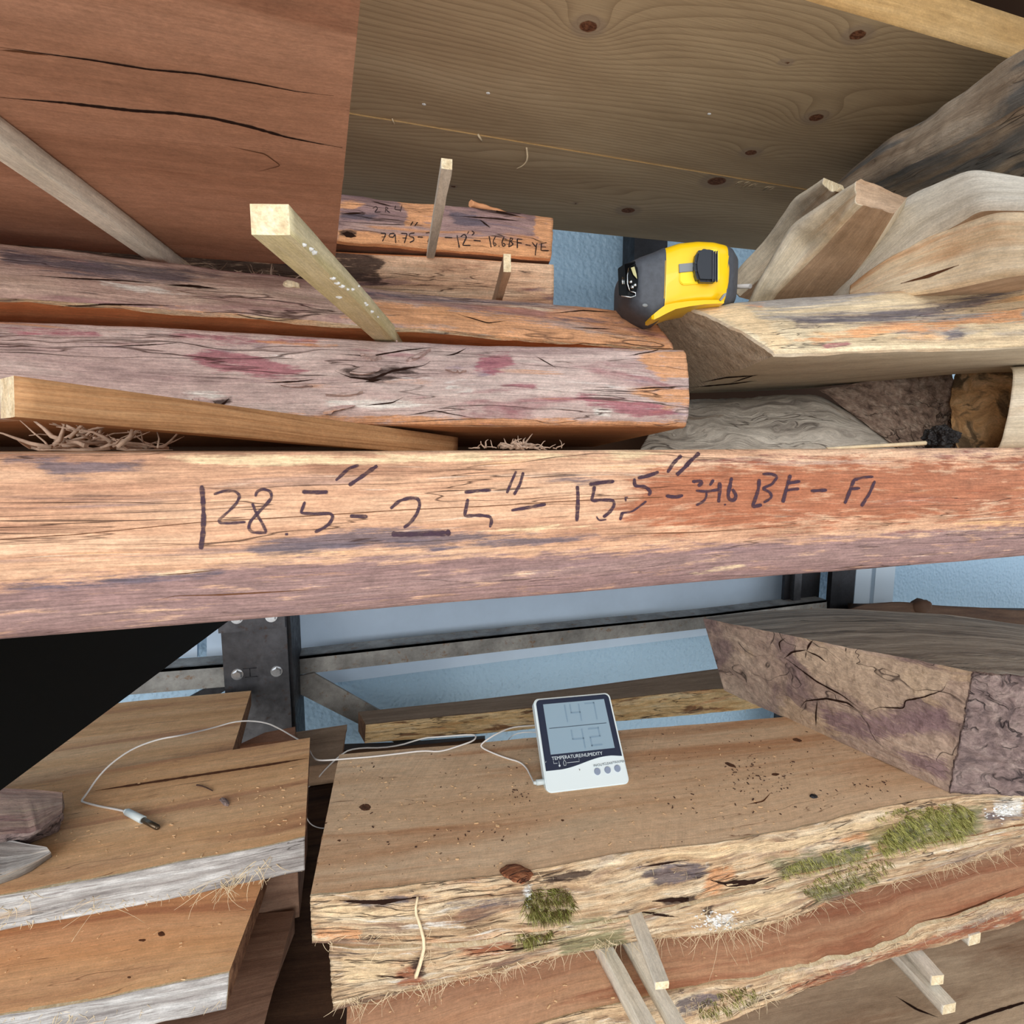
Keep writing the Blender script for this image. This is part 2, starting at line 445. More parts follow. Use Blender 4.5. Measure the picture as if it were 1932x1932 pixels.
def paint(root, part, attr, polys, soft=12.0):
    """store a stain or shade mask on a part's vertices; outlines are given in photo pixels"""
    o = root if part is None else [ch for ch in root.children if ch.name.split('.')[0] == part][0]
    base = o.location + (o.parent.location if o.parent else Vector()); me = o.data
    q = np.array([project(base + v.co) for v in me.vertices]); val = np.zeros(len(q))
    for poly in polys:
        P = np.array(poly, float); inside = np.zeros(len(q), bool); dist = np.full(len(q), 1e9)
        for k in range(len(P)):
            x1, y1 = P[k]; x2, y2 = P[(k + 1) % len(P)]
            with np.errstate(all='ignore'):
                cr = ((y1 > q[:, 1]) != (y2 > q[:, 1])) & (q[:, 0] < (x2 - x1) * (q[:, 1] - y1) / ((y2 - y1) or 1e-9) + x1)
            inside ^= cr; L2 = (x2 - x1) ** 2 + (y2 - y1) ** 2 or 1e-9
            t = np.clip(((q[:, 0] - x1) * (x2 - x1) + (q[:, 1] - y1) * (y2 - y1)) / L2, 0, 1)
            dist = np.minimum(dist, np.hypot(q[:, 0] - x1 - t * (x2 - x1), q[:, 1] - y1 - t * (y2 - y1)))
        sd = np.where(inside, dist, -dist); val = np.maximum(val, np.clip(.5 + sd / (2 * soft), 0, 1))
    at = me.attributes.get(attr) or me.attributes.new(attr, 'FLOAT', 'POINT'); old = np.zeros(len(q), dtype=np.float32); at.data.foreach_get('value', old)
    at.data.foreach_set('value', np.maximum(old, val).astype(np.float32))
def ell(cx, cy, rx, ry, ang=0, n=14):
    ca, sa = math.cos(math.radians(ang)), math.sin(math.radians(ang))
    return [(cx + rx * math.cos(2 * PI * k / n) * ca - ry * math.sin(2 * PI * k / n) * sa, cy + rx * math.cos(2 * PI * k / n) * sa + ry * math.sin(2 * PI * k / n) * ca) for k in range(n)]
def tube(bm, pts, r, sides=5, r2=None, smooth_it=0):
    pts = [Vector(p) for p in pts]
    for _ in range(smooth_it):
        q = [pts[0]]
        for a, b in zip(pts[:-1], pts[1:]): q += [a.lerp(b, .25), a.lerp(b, .75)]
        q.append(pts[-1]); pts = q
    prev = None; n = len(pts); first = None
    nrm = None
    for i, p in enumerate(pts):
        t = (pts[min(i + 1, n - 1)] - pts[max(i - 1, 0)]).normalized()
        if nrm is None: nrm = t.orthogonal().normalized()
        nrm = (nrm - t * nrm.dot(t)); nrm = nrm.normalized() if nrm.length > 1e-6 else t.orthogonal().normalized()
        bn = t.cross(nrm); rr = r if r2 is None else r + (r2 - r) * i / max(1, n - 1)
        ring = [bm.verts.new(p + (nrm * math.cos(2 * PI * k / sides) + bn * math.sin(2 * PI * k / sides)) * rr) for k in range(sides)]
        if prev:
            for k in range(sides): 
                f = bm.faces.new([prev[k], prev[(k + 1) % sides], ring[(k + 1) % sides], ring[k]]); f.smooth = True
        else: bm.faces.new(ring[::-1])
        prev = ring
    bm.faces.new(prev)
def box(bm, M4, sx, sy, sz, bev=0.0):
    r = bmesh.ops.create_cube(bm, size=1, matrix=M4 @ Matrix.Diagonal((sx, sy, sz, 1)))
    if bev:
        es = list({e for v in r['verts'] for e in v.link_edges}); bmesh.ops.bevel(bm, geom=es, offset=bev, segments=2, affect='EDGES', profile=.7)
def frame(o, x, y, z):
    m = Matrix((x, y, z)).transposed().to_4x4(); m.translation = o; return m
def stick_bm(p0, p1, w, h, up=(0, 0, 1), seed=0.0, n=40, rough=.0004):
    """a sawn stick whose bottom centre line runs p0 -> p1"""
    p0, p1 = Vector(p0), Vector(p1); t = (p1 - p0).normalized(); s = t.cross(Vector(up)).normalized(); n_ = s.cross(t)
    def rail(a, b):
        L = []
        for i in range(9):
            k = i / 8; bow = .0006 * math.sin(k * PI + seed)
            L.append(p0.lerp(p1, k) + s * (a * w / 2 + bow) + n_ * (b * h))
        return L
    bm, _ = loft4(rail(1, 0), rail(1, 1), rail(-1, 1), rail(-1, 0), n=n, nf=3, nt=3, fdisp=bark(rough, 40, 300, seed, 3), tdisp=rough, endamp=.0008, useed=seed)
    return bm
def stick(label, p0, p1, w, h, mat, name='spacer_stick', group='sawn spacer sticks between the boards', **kw):
    o = from_bm(name, stick_bm(p0, p1, w, h, **kw), [mat, mat, M_endpale]); return tag(o, label, 'stick', group)

# ------------------------------------------------------------------ the woods and other materials
GREY = (120, 108, 112)
M_big = wood('weathered_orange_grey_edge', [(158, 112, 88), (204, 158, 126), (226, 188, 156)], s=(6, 90), fib=(42, 1100, .45), seed=1, paint=True,
    patches=[dict(col=(122, 106, 112), s=(5, 90), lo=.60, hi=.68, a=.6), dict(col=(232, 182, 130), s=(6, 130), lo=.64, hi=.69, a=.7), dict(col=(92, 70, 70), s=(9, 260), lo=.60, hi=.70, a=.65), dict(col=(240, 214, 190), s=(14, 400), lo=.64, hi=.70, a=.6)],
    grooves=(6, 150, .007, (70, 45, 38)), bump=.75, bd=.0012, rough=.7, grit=.17)
M_pink = wood('pink_grey_inner_bark', [(172, 144, 140), (204, 178, 170), (226, 206, 196)], paint=True, grit=.17, s=(8, 80), fib=(40, 900, .35), seed=2,
    patches=[dict(col=(158, 88, 98), s=(7, 40), lo=.58, hi=.68, a=.75), dict(col=(214, 158, 118), s=(6, 60), lo=.62, hi=.68, a=.85), dict(col=(140, 122, 138), s=(9, 60), lo=.60, hi=.68, a=.7),
             dict(col=(236, 228, 222), s=(16, 200), lo=.66, hi=.72, a=.8), dict(col=(92, 68, 58), s=(10, 160), lo=.68, hi=.73, a=.8)],
    grooves=(6, 90, .010, (84, 58, 50)), bump=.9, bd=.002, rough=.72)
M_mauve = wood('mauve_orange_edge', [(150, 116, 106), (190, 160, 146), (214, 188, 168)], paint=True, grit=.17, s=(8, 60), fib=(40, 900, .35), seed=33,
    patches=[dict(col=(216, 150, 104), s=(6, 40), lo=.50, hi=.62, bu=.9, u0=.32, a=.85), dict(col=(146, 104, 106), s=(7, 50), lo=.56, hi=.66, a=.7), dict(col=(228, 208, 176), s=(8, 90), lo=.62, hi=.68, a=.7), dict(col=(84, 62, 58), s=(12, 140), lo=.66, hi=.72, a=.8)],
    grooves=(7, 70, .012, (70, 46, 40)), bump=.9, bd=.002)
M_orange = wood('orange_pink_edge', [(176, 130, 102), (216, 172, 138), (234, 200, 168)], paint=True, grit=.17, s=(8, 70), fib=(40, 900, .35), seed=3,
    patches=[dict(col=(128, 98, 108), s=(7, 50), lo=.54, hi=.64, a=.75), dict(col=(150, 78, 54), s=(9, 70), lo=.62, hi=.70, a=.7), dict(col=(100, 76, 74), s=(12, 140), lo=.66, hi=.72, a=.8)],
    grooves=(7, 90, .010, (70, 42, 34)), bump=.8, bd=.0016)
M_purple = wood('purple_bark_edge', [(112, 86, 88), (156, 126, 124), (194, 162, 150)], paint=True, grit=.17, s=(8, 60), fib=(40, 900, .35), seed=4,
    patches=[dict(col=(214, 152, 106), s=(6, 46), lo=.50, hi=.56, a=.9, bv=-6, v0=.02), dict(col=(120, 108, 122), s=(8, 60), lo=.6, hi=.7, a=.7), dict(col=(60, 40, 38), s=(9, 120), lo=.64, hi=.70, a=.8)],
    grooves=(7, 80, .012, (48, 30, 28)), bump=1, bd=.002)
M_sawbrown = wood('red_brown_sawn_face', [(146, 104, 80), (168, 122, 96), (182, 136, 110)], s=(2.2, 26), fib=(22, 700, .16), seed=5,
    patches=[dict(col=(118, 72, 52), s=(3, 34), lo=.58, hi=.72, a=.55), dict(col=(120, 70, 44), s=(6, 160), lo=.64, hi=.72, a=.5)], bump=.25, bd=.0006, saw=(240, .05, .2), rough=.8)
M_saworange = wood('orange_sawn_face', [(214, 130, 80), (228, 150, 98), (234, 166, 116)], s=(3, 40), fib=(24, 800, .18), seed=6, bump=.25, bd=.0006, saw=(260, .06, .3), rough=.8)
M_table = wood('sawn_slab_top', [(204, 164, 126), (226, 192, 156), (234, 208, 176)], s=(2.0, 20), fib=(20, 800, .2), seed=7,
    patches=[dict(col=(190, 134, 92), s=(1.6, 22), lo=.48, hi=.66, a=.7), dict(col=(206, 184, 154), s=(2.5, 12), lo=.6, hi=.72, a=.5)], bump=.35, bd=.0008, saw=(330, .2, .35), rough=.8,
    specks=[(160, .70, (92, 60, 40)), (420, .74, (78, 50, 36))], grooves=(3, 40, .004, (112, 72, 48)))
M_sawtan = wood('tan_orange_sawn_face', [(186, 134, 98), (206, 156, 118), (216, 172, 136)], s=(3, 40), fib=(24, 800, .18), seed=46, bump=.25, bd=.0006, saw=(260, .06, .3), rough=.8)
M_tablel = wood('golden_sawn_slab_top', [(208, 156, 108), (232, 184, 136), (238, 200, 158)], s=(2.0, 24), fib=(20, 800, .2), seed=8,
    patches=[dict(col=(184, 130, 98), s=(1.6, 26), lo=.54, hi=.64, a=.7), dict(col=(196, 160, 116), s=(2.5, 16), lo=.6, hi=.72, a=.5)], bump=.3, bd=.0007, saw=(300, .12, .2), rough=.8,
    specks=[(420, .74, (88, 56, 36))], grooves=(3, 40, .005, (104, 62, 40)))
M_redtop = wood('reddish_sawn_slab_top', [(190, 138, 106), (214, 168, 134), (224, 184, 152)], s=(2.4, 36), fib=(22, 800, .2), seed=9,
    patches=[dict(col=(170, 104, 76), s=(2.5, 40), lo=.54, hi=.64, a=.6)], bump=.35, bd=.0008, saw=(320, .16, .35), rough=.8)
M_edgecream = wood('cream_stripped_edge', [(150, 112, 82), (216, 184, 146), (242, 224, 194)], paint=True, grit=.17, s=(12, 130), fib=(45, 900, .4), seed=10, warp=((9, 20), (.05, .02)),
    patches=[dict(col=(128, 96, 82), s=(7, 44), lo=.54, hi=.64, a=.75), dict(col=(212, 146, 100), s=(8, 30), lo=.58, hi=.7, a=.75), dict(col=(176, 160, 150), s=(5, 30), lo=.56, hi=.66, a=.6), dict(col=(82, 72, 72), s=(9, 140), lo=.62, hi=.68, a=.8), dict(col=(248, 240, 228), s=(14, 120), lo=.62, hi=.7, a=.9), dict(col=(64, 48, 44), s=(60, 260), lo=.64, hi=.70, a=.75)],
    grooves=(10, 110, .018, (70, 50, 42)), bump=1, bd=.003)
M_edgewhite = wood('silver_grey_edge', [(112, 104, 102), (166, 160, 156), (216, 214, 212)], s=(9, 110), fib=(40, 900, .4), seed=11,
    patches=[dict(col=(112, 98, 94), s=(10, 120), lo=.6, hi=.68, a=.7), dict(col=(206, 176, 142), s=(7, 60), lo=.62, hi=.70, a=.6)], grooves=(8, 100, .010, (80, 70, 68)), bump=.8, bd=.0015)
M_endbrown = wood('rough_sawn_end', [(92, 62, 48), (132, 96, 72), (160, 122, 92)], s=(160, 60), fib=(400, 400, .3), seed=12, bump=.8, bd=.0012, rough=.9)
M_enddust = wood('dusty_end_grain', [(176, 160, 138), (218, 206, 186), (238, 228, 210)], s=(180, 120), fib=(700, 700, .4), seed=13, bump=1, bd=.0012, rough=.95)
M_endpale = wood('pale_cut_end', [(196, 172, 136), (220, 200, 164), (236, 224, 196)], s=(200, 120), fib=(600, 600, .25), seed=14, bump=.6, bd=.0006, rough=.9)
M_palegrey = wood('grey_lit_sapwood', [(186, 176, 160), (216, 208, 194), (230, 224, 212)], s=(5, 60), fib=(30, 900, .2), seed=35, patches=[dict(col=(160, 120, 96), s=(8, 60), lo=.70, hi=.74, a=.7)], bump=.4, bd=.001)
M_palewarm = wood('orange_tinged_sapwood', [(208, 178, 140), (234, 210, 176), (242, 226, 200)], s=(7, 70), fib=(30, 900, .22), seed=36,
    patches=[dict(col=(216, 160, 112), s=(5, 26), lo=.54, hi=.66, a=.8), dict(col=(140, 96, 80), s=(8, 90), lo=.70, hi=.75, a=.7)], bump=.5, bd=.001)
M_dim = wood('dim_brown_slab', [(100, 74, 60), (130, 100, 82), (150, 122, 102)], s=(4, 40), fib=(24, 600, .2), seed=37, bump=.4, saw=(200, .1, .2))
M_rearedge = wood('bright_stripped_edge', [(206, 160, 106), (240, 206, 152), (250, 230, 190)], s=(12, 120), fib=(45, 900, .4), seed=38,
    patches=[dict(col=(130, 84, 56), s=(9, 50), lo=.57, hi=.63, a=.85), dict(col=(222, 150, 100), s=(7, 40), lo=.6, hi=.7, a=.7), dict(col=(66, 48, 42), s=(6, 70), lo=.60, hi=.66, bv=-7, v0=.005, a=.9)], grooves=(10, 110, .018, (80, 56, 44)), bump=1, bd=.002)
M_pineedge = wood('pine_board_edge', [(156, 120, 74), (176, 140, 90), (190, 156, 108)], s=(6, 60), fib=(26, 800, .18), seed=39, bump=.3)
M_raspberry = wood('raspberry_inner_bark', [(140, 78, 88), (170, 104, 112), (190, 132, 134)], s=(14, 90), fib=(60, 700, .3), seed=41, bump=.5)
M_freshorange = wood('fresh_orange_wood', [(196, 130, 84), (226, 164, 116), (238, 188, 144)], s=(14, 90), fib=(60, 900, .3), seed=42, bump=.5)
M_oldlight = wood('light_broken_layer', [(156, 130, 108), (186, 160, 134), (204, 180, 154)], s=(8, 34), fib=(120, 240, .25), seed=43, warp=((14, 14), (.05, .05)), bump=.8, bd=.002)
M_bluish = wood('bluish_weathered_wood', [(60, 58, 66), (96, 92, 98), (130, 126, 130)], s=(14, 90), fib=(60, 900, .35), seed=44, bump=.6)
M_knot = wood('dark_knot', [(60, 38, 26), (92, 60, 42), (120, 84, 60)], s=(200, 200), fib=(600, 600, .3), seed=45, bump=.6)
M_pale = wood('pale_sapwood', [(186, 170, 146), (216, 202, 178), (230, 220, 202)], s=(5, 60), fib=(30, 900, .2), seed=15,
    patches=[dict(col=(196, 158, 118), s=(4, 26), lo=.58, hi=.7, a=.6), dict(col=(140, 98, 80), s=(8, 90), lo=.70, hi=.75, a=.7)], bump=.4, bd=.001)
M_paleedge = wood('cream_figured_edge', [(168, 140, 112), (212, 190, 156), (240, 222, 188)], paint=True, grit=.17, s=(6, 60), fib=(45, 800, .35), seed=16,
    patches=[dict(col=(150, 148, 150), s=(5, 44), lo=.54, hi=.62, a=.8), dict(col=(232, 180, 126), s=(5, 40), lo=.60, hi=.68, a=.8), dict(col=(150, 104, 100), s=(8, 60), lo=.66, hi=.72, a=.7), dict(col=(74, 68, 72), s=(30, 260), lo=.66, hi=.70, a=.75)],
    grooves=(9, 110, .006, (80, 70, 66)), bump=.7, bd=.0014)
M_greysaw = wood('grey_sawn_underside', [(176, 164, 146), (198, 188, 168), (210, 202, 184)], s=(3, 40), fib=(24, 800, .16), seed=17, bump=.3, bd=.0007, saw=(260, .06, .2))
M_tansaw = wood('tan_sawn_face', [(138, 112, 90), (166, 138, 112), (184, 156, 130)], s=(5, 50), fib=(30, 800, .22), seed=18, bump=.4, bd=.0009, saw=(260, .08, .2))
M_figure = wood('curly_grey_figure', [(140, 132, 124), (192, 184, 172), (226, 220, 208)], s=(14, 120), fib=(60, 700, .3), seed=19, warp=((22, 26), (.09, .05)),
    patches=[dict(col=(134, 104, 76), s=(9, 30), lo=.60, hi=.68, a=.7)], grooves=(14, 90, .02, (80, 72, 66)), bump=.7, bd=.0015)
M_bark = wood('rough_dark_bark', [(98, 80, 72), (168, 144, 128), (212, 192, 174)], s=(90, 70), fib=(300, 300, .4), seed=20, warp=((60, 60), (.01, .01)),
    grooves=(50, 50, .03, (30, 20, 18)), bump=1, bd=.004, rough=.95)
M_oldend = wood('old_dusty_brown_end', [(124, 102, 92), (164, 140, 124), (192, 168, 148)], paint=True, grit=.17, s=(7, 34), fib=(160, 260, .3), seed=21, warp=((14, 14), (.05, .05)),
    patches=[dict(col=(112, 90, 92), s=(7, 9), lo=.52, hi=.62, a=.7), dict(col=(178, 152, 126), s=(7, 10), lo=.60, hi=.63, a=.8)], grooves=(7, 12, .005, (48, 34, 32)), bump=.8, bd=.002, rough=.9)
M_oldtop = wood('old_grey_top', [(112, 104, 100), (156, 150, 142), (192, 186, 176)], s=(7, 70), fib=(40, 700, .35), seed=22,
    patches=[dict(col=(44, 40, 40), s=(16, 200), lo=.60, hi=.68, a=.85)], grooves=(8, 70, .014, (40, 36, 36)), bump=.8, bd=.002, rough=.85)
M_oldbark = wood('purple_brown_bark', [(84, 70, 70), (132, 112, 108), (168, 148, 140)], s=(60, 50), fib=(260, 260, .4), seed=23, warp=((30, 30), (.03, .03)),
    grooves=(40, 40, .04, (34, 26, 32)), bump=1, bd=.004, rough=.9)
M_log = wood('barkless_grey_log', [(146, 126, 106), (180, 160, 138), (204, 190, 172)], s=(5, 40), fib=(36, 500, .3), seed=24,
    patches=[dict(col=(108, 112, 114), s=(3, 22), lo=.50, hi=.58, a=.8), dict(col=(100, 78, 58), s=(6, 60), lo=.62, hi=.7, a=.6)], grooves=(5, 50, .01, (66, 56, 50)), bump=.7, bd=.002)
M_tanbark = wood('tan_marbled_edge', [(160, 120, 80), (216, 172, 122), (236, 204, 160)], s=(30, 40), fib=(200, 300, .25), seed=25, warp=((30, 30), (.04, .04)),
    patches=[dict(col=(96, 84, 68), s=(28, 34), lo=.52, hi=.58, a=.85)], bump=.8, bd=.002)
M_stick = wood('weathered_stick', [(202, 192, 174), (222, 214, 198), (234, 228, 214)], s=(12, 120), fib=(60, 1600, .2), seed=26, bump=.4, bd=.0005, rough=.8)
M_stickgold = wood('yellowish_stick', [(186, 172, 124), (206, 192, 150), (220, 208, 174)], s=(12, 120), fib=(60, 1600, .2), seed=27, bump=.4, bd=.0005, rough=.75)
M_stickfir = wood('straight_grained_fir_stick', [(128, 84, 50), (176, 130, 88), (200, 158, 114)], s=(4, 420), fib=(40, 1600, .2), seed=28, bump=.4, bd=.0005, rough=.75)
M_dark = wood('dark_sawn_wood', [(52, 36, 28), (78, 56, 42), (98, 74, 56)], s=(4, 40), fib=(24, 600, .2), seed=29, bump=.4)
M_shred = plain('bark_shreds', (176, 150, 130), .9, nscale=200, namt=.35)
M_fibre = plain('bast_fibres', (226, 204, 168), .85, nscale=150, namt=.2)
M_chip = plain('fresh_wood_crumbs', (226, 190, 146), .9, nscale=100, namt=.2)
M_crumb = plain('dark_bark_crumbs', (74, 50, 40), .95, nscale=100, namt=.3)
M_moss = plain('moss', (112, 118, 54), .95, spec=.1, nscale=260, namt=.5)
M_mossdk = plain('brown_moss', (92, 78, 44), .95, spec=.1, nscale=260, namt=.5)
M_mossdry = plain('dry_yellow_green_moss', (176, 172, 104), .95, spec=.1, nscale=260, namt=.4)
M_lichen = plain('white_lichen', (226, 226, 224), .9, nscale=200, namt=.2)
M_crack = plain('inside_of_a_check', (40, 24, 18), .95, spec=.1)
M_crackbr = plain('brown_check', (96, 62, 42), .95, spec=.1)
def ink(name, c, lo):
    M = N(name); M.b.inputs['Base Color'].default_value = lin(c); M.b.inputs['Roughness'].default_value = .6; M.b.inputs['Specular IOR Level'].default_value = .2
    z = M.noise(M.uv((220, 220, 700), 2.0, src='Object'), 4, .7); f = M.rng(z, .34, .58, lo, 1)
    M.l(f, M.b.inputs['Alpha']); return M.m
M_ink = ink('purple_black_marker', (62, 42, 54), .45)
M_inkblack = ink('black_marker', (34, 24, 26), .6)
def scratch(name, c, rust, rough, metal=.6):
    M = N(name); z = M.noise(M.uv((14, 14, 14), 4, src='Object'), 8, .7); z2 = M.noise(M.uv((60, 60, 60), 6, src='Object'), 6, .7)
    col = M.ramp(z, [(.3, tuple(int(v * .72) for v in c)), (.5, c), (.72, tuple(min(255, int(v * 1.25)) for v in c))])
    col = M.mix(M.rng(z2, .58, .66, 0, .7), col, lin(rust)); M.l(col, M.b.inputs['Base Color'])
    M.b.inputs['Metallic'].default_value = metal; M.l(M.rng(z2, .3, .7, rough - .12, rough + .2), M.b.inputs['Roughness'])
    bn = M.n('ShaderNodeBump'); bn.inputs['Strength'].default_value = .4; bn.inputs['Distance'].default_value = .0008; M.l(z2, bn.inputs['Height']); M.l(bn.outputs[0], M.b.inputs['Normal'])
    return M.m
M_steel = scratch('mill_scale_steel', (84, 84, 88), (80, 62, 54), .42)
M_steeldk = scratch('dark_steel', (50, 50, 54), (62, 48, 42), .5)
M_angle = scratch('weathered_angle_steel', (150, 148, 144), (140, 104, 70), .55, .25)
M_zinc = plain('zinc_plated_bolt', (206, 210, 214), .3, .9, nscale=300, namt=.15)
M_black = plain('flat_black_paint', (9, 10, 9), .85, spec=.12)
def foil(name, c, bump, sc):
    M = N(name); v = M.n('ShaderNodeTexVoronoi'); v.inputs['Scale'].default_value = sc; v.distance = 'EUCLIDEAN'; v.feature = 'SMOOTH_F1'
    M.l(M.uv((1, 1, 1), 0, src='Object', ), v.inputs['Vector']); z = M.noise(M.uv((sc * .8,) * 3, 3, src='Object'), 4, .6)
    h = M.math('ADD', v.outputs['Distance'], z)
    M.b.inputs['Base Color'].default_value = lin(c); M.b.inputs['Roughness'].default_value = .42; M.b.inputs['Metallic'].default_value = .0; M.b.inputs['Specular IOR Level'].default_value = .7
    bn = M.n('ShaderNodeBump'); bn.inputs['Strength'].default_value = bump; bn.inputs['Distance'].default_value = .004; M.l(h, bn.inputs['Height']); M.l(bn.outputs[0], M.b.inputs['Normal'])
    return M.m
M_foil = foil('embossed_vinyl_insulation', (168, 200, 224), 1.0, 95)
M_panel = plain('smooth_painted_metal', (200, 220, 242), .38, .0, nscale=7, namt=.06)
M_trim = plain('white_corrugated_trim', (196, 210, 222), .5)
M_floor = plain('concrete', (196, 190, 180), .9, nscale=4, namt=.15)
M_roof = plain('dark_roof_timber', (46, 38, 32), .9, nscale=6, namt=.2)
M_yellow = plain('yellow_case_plastic', (236, 190, 4), .34, nscale=30, namt=.03, coat=.2)
M_yellowlt = plain('pale_yellow_recess', (246, 214, 40), .4)
M_rubber = plain('charcoal_rubber', (66, 70, 78), .6, nscale=220, namt=.22, bump=.15)
M_gloss = plain('glossy_black', (8, 9, 11), .25, spec=.12)
M_btn = plain('black_button_plastic', (30, 34, 42), .35)
M_chrome = plain('bright_steel', (200, 204, 206), .18, 1)
M_slot = plain('grey_slot_label', (124, 128, 130), .5)
M_white = plain('white_plastic', (226, 240, 244), .35)
M_navy = plain('glossy_navy_bezel', (28, 44, 68), .14, spec=.6)
M_lcd = plain('lcd_glass', (140, 166, 184), .16, spec=.6)
M_seg = plain('faint_lcd_segments', (122, 149, 170), .3)
M_segline = plain('lcd_divider', (58, 76, 92), .4)
M_greybtn = plain('grey_rubber_button', (138, 152, 176), .5)
M_print = plain('white_print', (214, 228, 236), .5)
M_printgrey = plain('grey_print', (112, 124, 132), .5)
M_cable = plain('white_cable', (228, 224, 220), .45)
M_plug = plain('white_plug', (212, 224, 226), .4)
M_gold = plain('dull_metal_tip', (96, 82, 66), .35, .8)

def pine(name, lims, knots):
    """flat-sawn pine: growth-ring field read from the 'ring' vertex attribute, knots from 'knot'"""
    M = N(name)
    at = M.n('ShaderNodeAttribute', attribute_name='ring'); kn = M.n('ShaderNodeAttribute', attribute_name='knot')
    w = M.math('FRACT', at.outputs['Fac']); tri = M.math('MULTIPLY', w, M.math('MULTIPLY', w, w))
    fine = M.noise(M.uv((30, 900), 3), 5, .7); mott = M.noise(M.uv((3, 14), 5), 4, .6)
    base = M.ramp(mott, [(.3, (176, 152, 120)), (.55, (194, 170, 136)), (.75, (206, 184, 150))])
    late = M.mix(M.math('MULTIPLY', tri, .34), base, lin((96, 70, 40)))
    g = M.rng(fine, .3, .7, .86, 1.1); cg = M.n('ShaderNodeCombineColor'); [M.l(g, cg.inputs[k]) for k in range(3)]
    col = M.mix(1.0, late, cg.outputs[0], 'MULTIPLY')
    halo = M.rng(kn.outputs['Fac'], .05, .4); core = M.rng(kn.outputs['Fac'], .70, .78)
    col = M.mix(M.math('MULTIPLY', halo, .5), col, lin((150, 132, 116)))
    col = M.mix(core, col, M.mix(M.rng(M.noise(M.uv((260, 500), 6), 4), .4, .6), lin((86, 52, 34)), lin((132, 88, 62))))
    M.l(col, M.b.inputs['Base Color']); M.b.inputs['Roughness'].default_value = .8; M.b.inputs['Specular IOR Level'].default_value = .2
    h = M.math('ADD', fine, M.math('MULTIPLY', tri, -.4)); bn = M.n('ShaderNodeBump'); bn.inputs['Strength'].default_value = .3; bn.inputs['Distance'].default_value = .0006
    M.l(h, bn.inputs['Height']); M.l(bn.outputs[0], M.b.inputs['Normal']); return M.m
M_pine = pine('pine_board', None, None)

# ================================================================== THE ROOM
E = EYE
def rect_prism(pts, ext):
    """closed prism: polygon pts extruded by vector ext"""
    bm = bmesh.new(); a = [bm.verts.new(Vector(p)) for p in pts]; b = [bm.verts.new(Vector(p) + Vector(ext)) for p in pts]; n = len(pts)
    bm.faces.new(a); bm.faces.new(b[::-1])
    for i in range(n): bm.faces.new([a[i], b[i], b[(i + 1) % n], a[(i + 1) % n]])
    return bm
WY = 1.32
def wbox(x0, x1, y0, y1, z0, z1):
    bm = bmesh.new(); box(bm, Matrix.Translation(((x0 + x1) / 2, (y0 + y1) / 2, (z0 + z1) / 2)), x1 - x0, y1 - y0, z1 - z0); return bm
tag(from_bm('wall_back', wbox(-3, 4.5, WY, WY + .08, 0, 2.6), M_foil), kind='structure')
tag(from_bm('floor', wbox(-3, 4.5, -3.5, WY + .1, -.1, 0), M_floor), kind='structure')
tag(from_bm('ceiling', wbox(-3, 4.5, -.2, WY + .1, 2.6, 2.7), M_roof), kind='structure')

# smooth metal wall sheet above the embossed insulation, with a rolled lower lip
def px_sheet(name, y, poly, th, mat, label=None, cat=None, kind='structure', bev=0):
    P = [at_y(a, b, y) for a, b in poly]; bm = rect_prism(P, (0, th, 0)); o = from_bm(name, bm, mat)
    return tag(o, label, cat, None, kind)
px_sheet('trim_1', 1.27, [(596, 1293), (1100, 1228), (1345, 1197), (1484, 1180), (1484, 960), (1484, 880), (560, 900), (560, 1298)], .012, M_panel)
px_sheet('trim_2', 1.24, [(200, 1240), (372, 1240), (372, 1000), (200, 1000)], .012, M_panel)
px_sheet('trim_3', 1.24, [(390, 1240), (440, 1240), (440, 1000), (390, 1000)], .012, M_panel)
bm = bmesh.new()
for k, xx in enumerate((1613, 1634, 1650, 1664)):
    a = at_y(xx, 1040, 1.22); b = at_y(xx + (18 if k != 2 else 8), 1170, 1.22)
    box(bm, Matrix.Translation(((a.x + b.x) / 2, 1.22 + (.012 if k % 2 else 0), 1.27)), b.x - a.x, .02, .8)
tag(from_bm('trim_4', bm, M_trim), kind='structure')

# ---- steel column with splice plate and bolts
col = empty('steel_column', at_y(485, 1400, 1.05) + Vector((0, 0, -.9)), 'grey mill-scale steel column with bolted plate behind the left boards', 'column')
x0 = at_y(422, 1270, 1.04).x; x1 = at_y(545, 1270, 1.04).x; zc = E.z
from_bm('flange', wbox(x0, x1, 1.04, 1.052, 0.0, 2.6), M_steel, col)
from_bm('web', wbox(x1 - .012, x1 + .006, 1.052, 1.2, 0.0, 2.6), M_steeldk, col)
zt = at_y(440, 1193, 1.03).z
from_bm('splice_plate', wbox(x0 - .002, x1 - .001, 1.031, 1.04, zt, zt + .35), M_steel, col)
for (bx, by, yy) in ((448, 1272, 1.04), (522, 1266, 1.04), (447, 1166, 1.031), (512, 1163, 1.031)):
    p = at_y(bx, by, yy); bm = bmesh.new()
    bmesh.ops.create_cone(bm, cap_ends=True, segments=20, radius1=.0105, radius2=.0105, depth=.002, matrix=Matrix.Translation(p + Vector((0, -.001, 0))) @ Matrix.Rotation(PI / 2, 4, 'X'))
    bmesh.ops.create_cone(bm, cap_ends=True, segments=6, radius1=.0088, radius2=.0076, depth=.006, matrix=Matrix.Translation(p + Vector((0, -.005, 0))) @ Matrix.Rotation(PI / 2, 4, 'X'))
    from_bm('bolt', bm, M_zinc, col)
bm = bmesh.new()   # the H scratched into the flange
for a, b in (((458, 1262), (484, 1260)), ((471, 1262), (472, 1276)), ((462, 1278), (486, 1276))):
    tube(bm, [at_y(*a, 1.0395), at_y(*b, 1.0395)], .0008, 4)
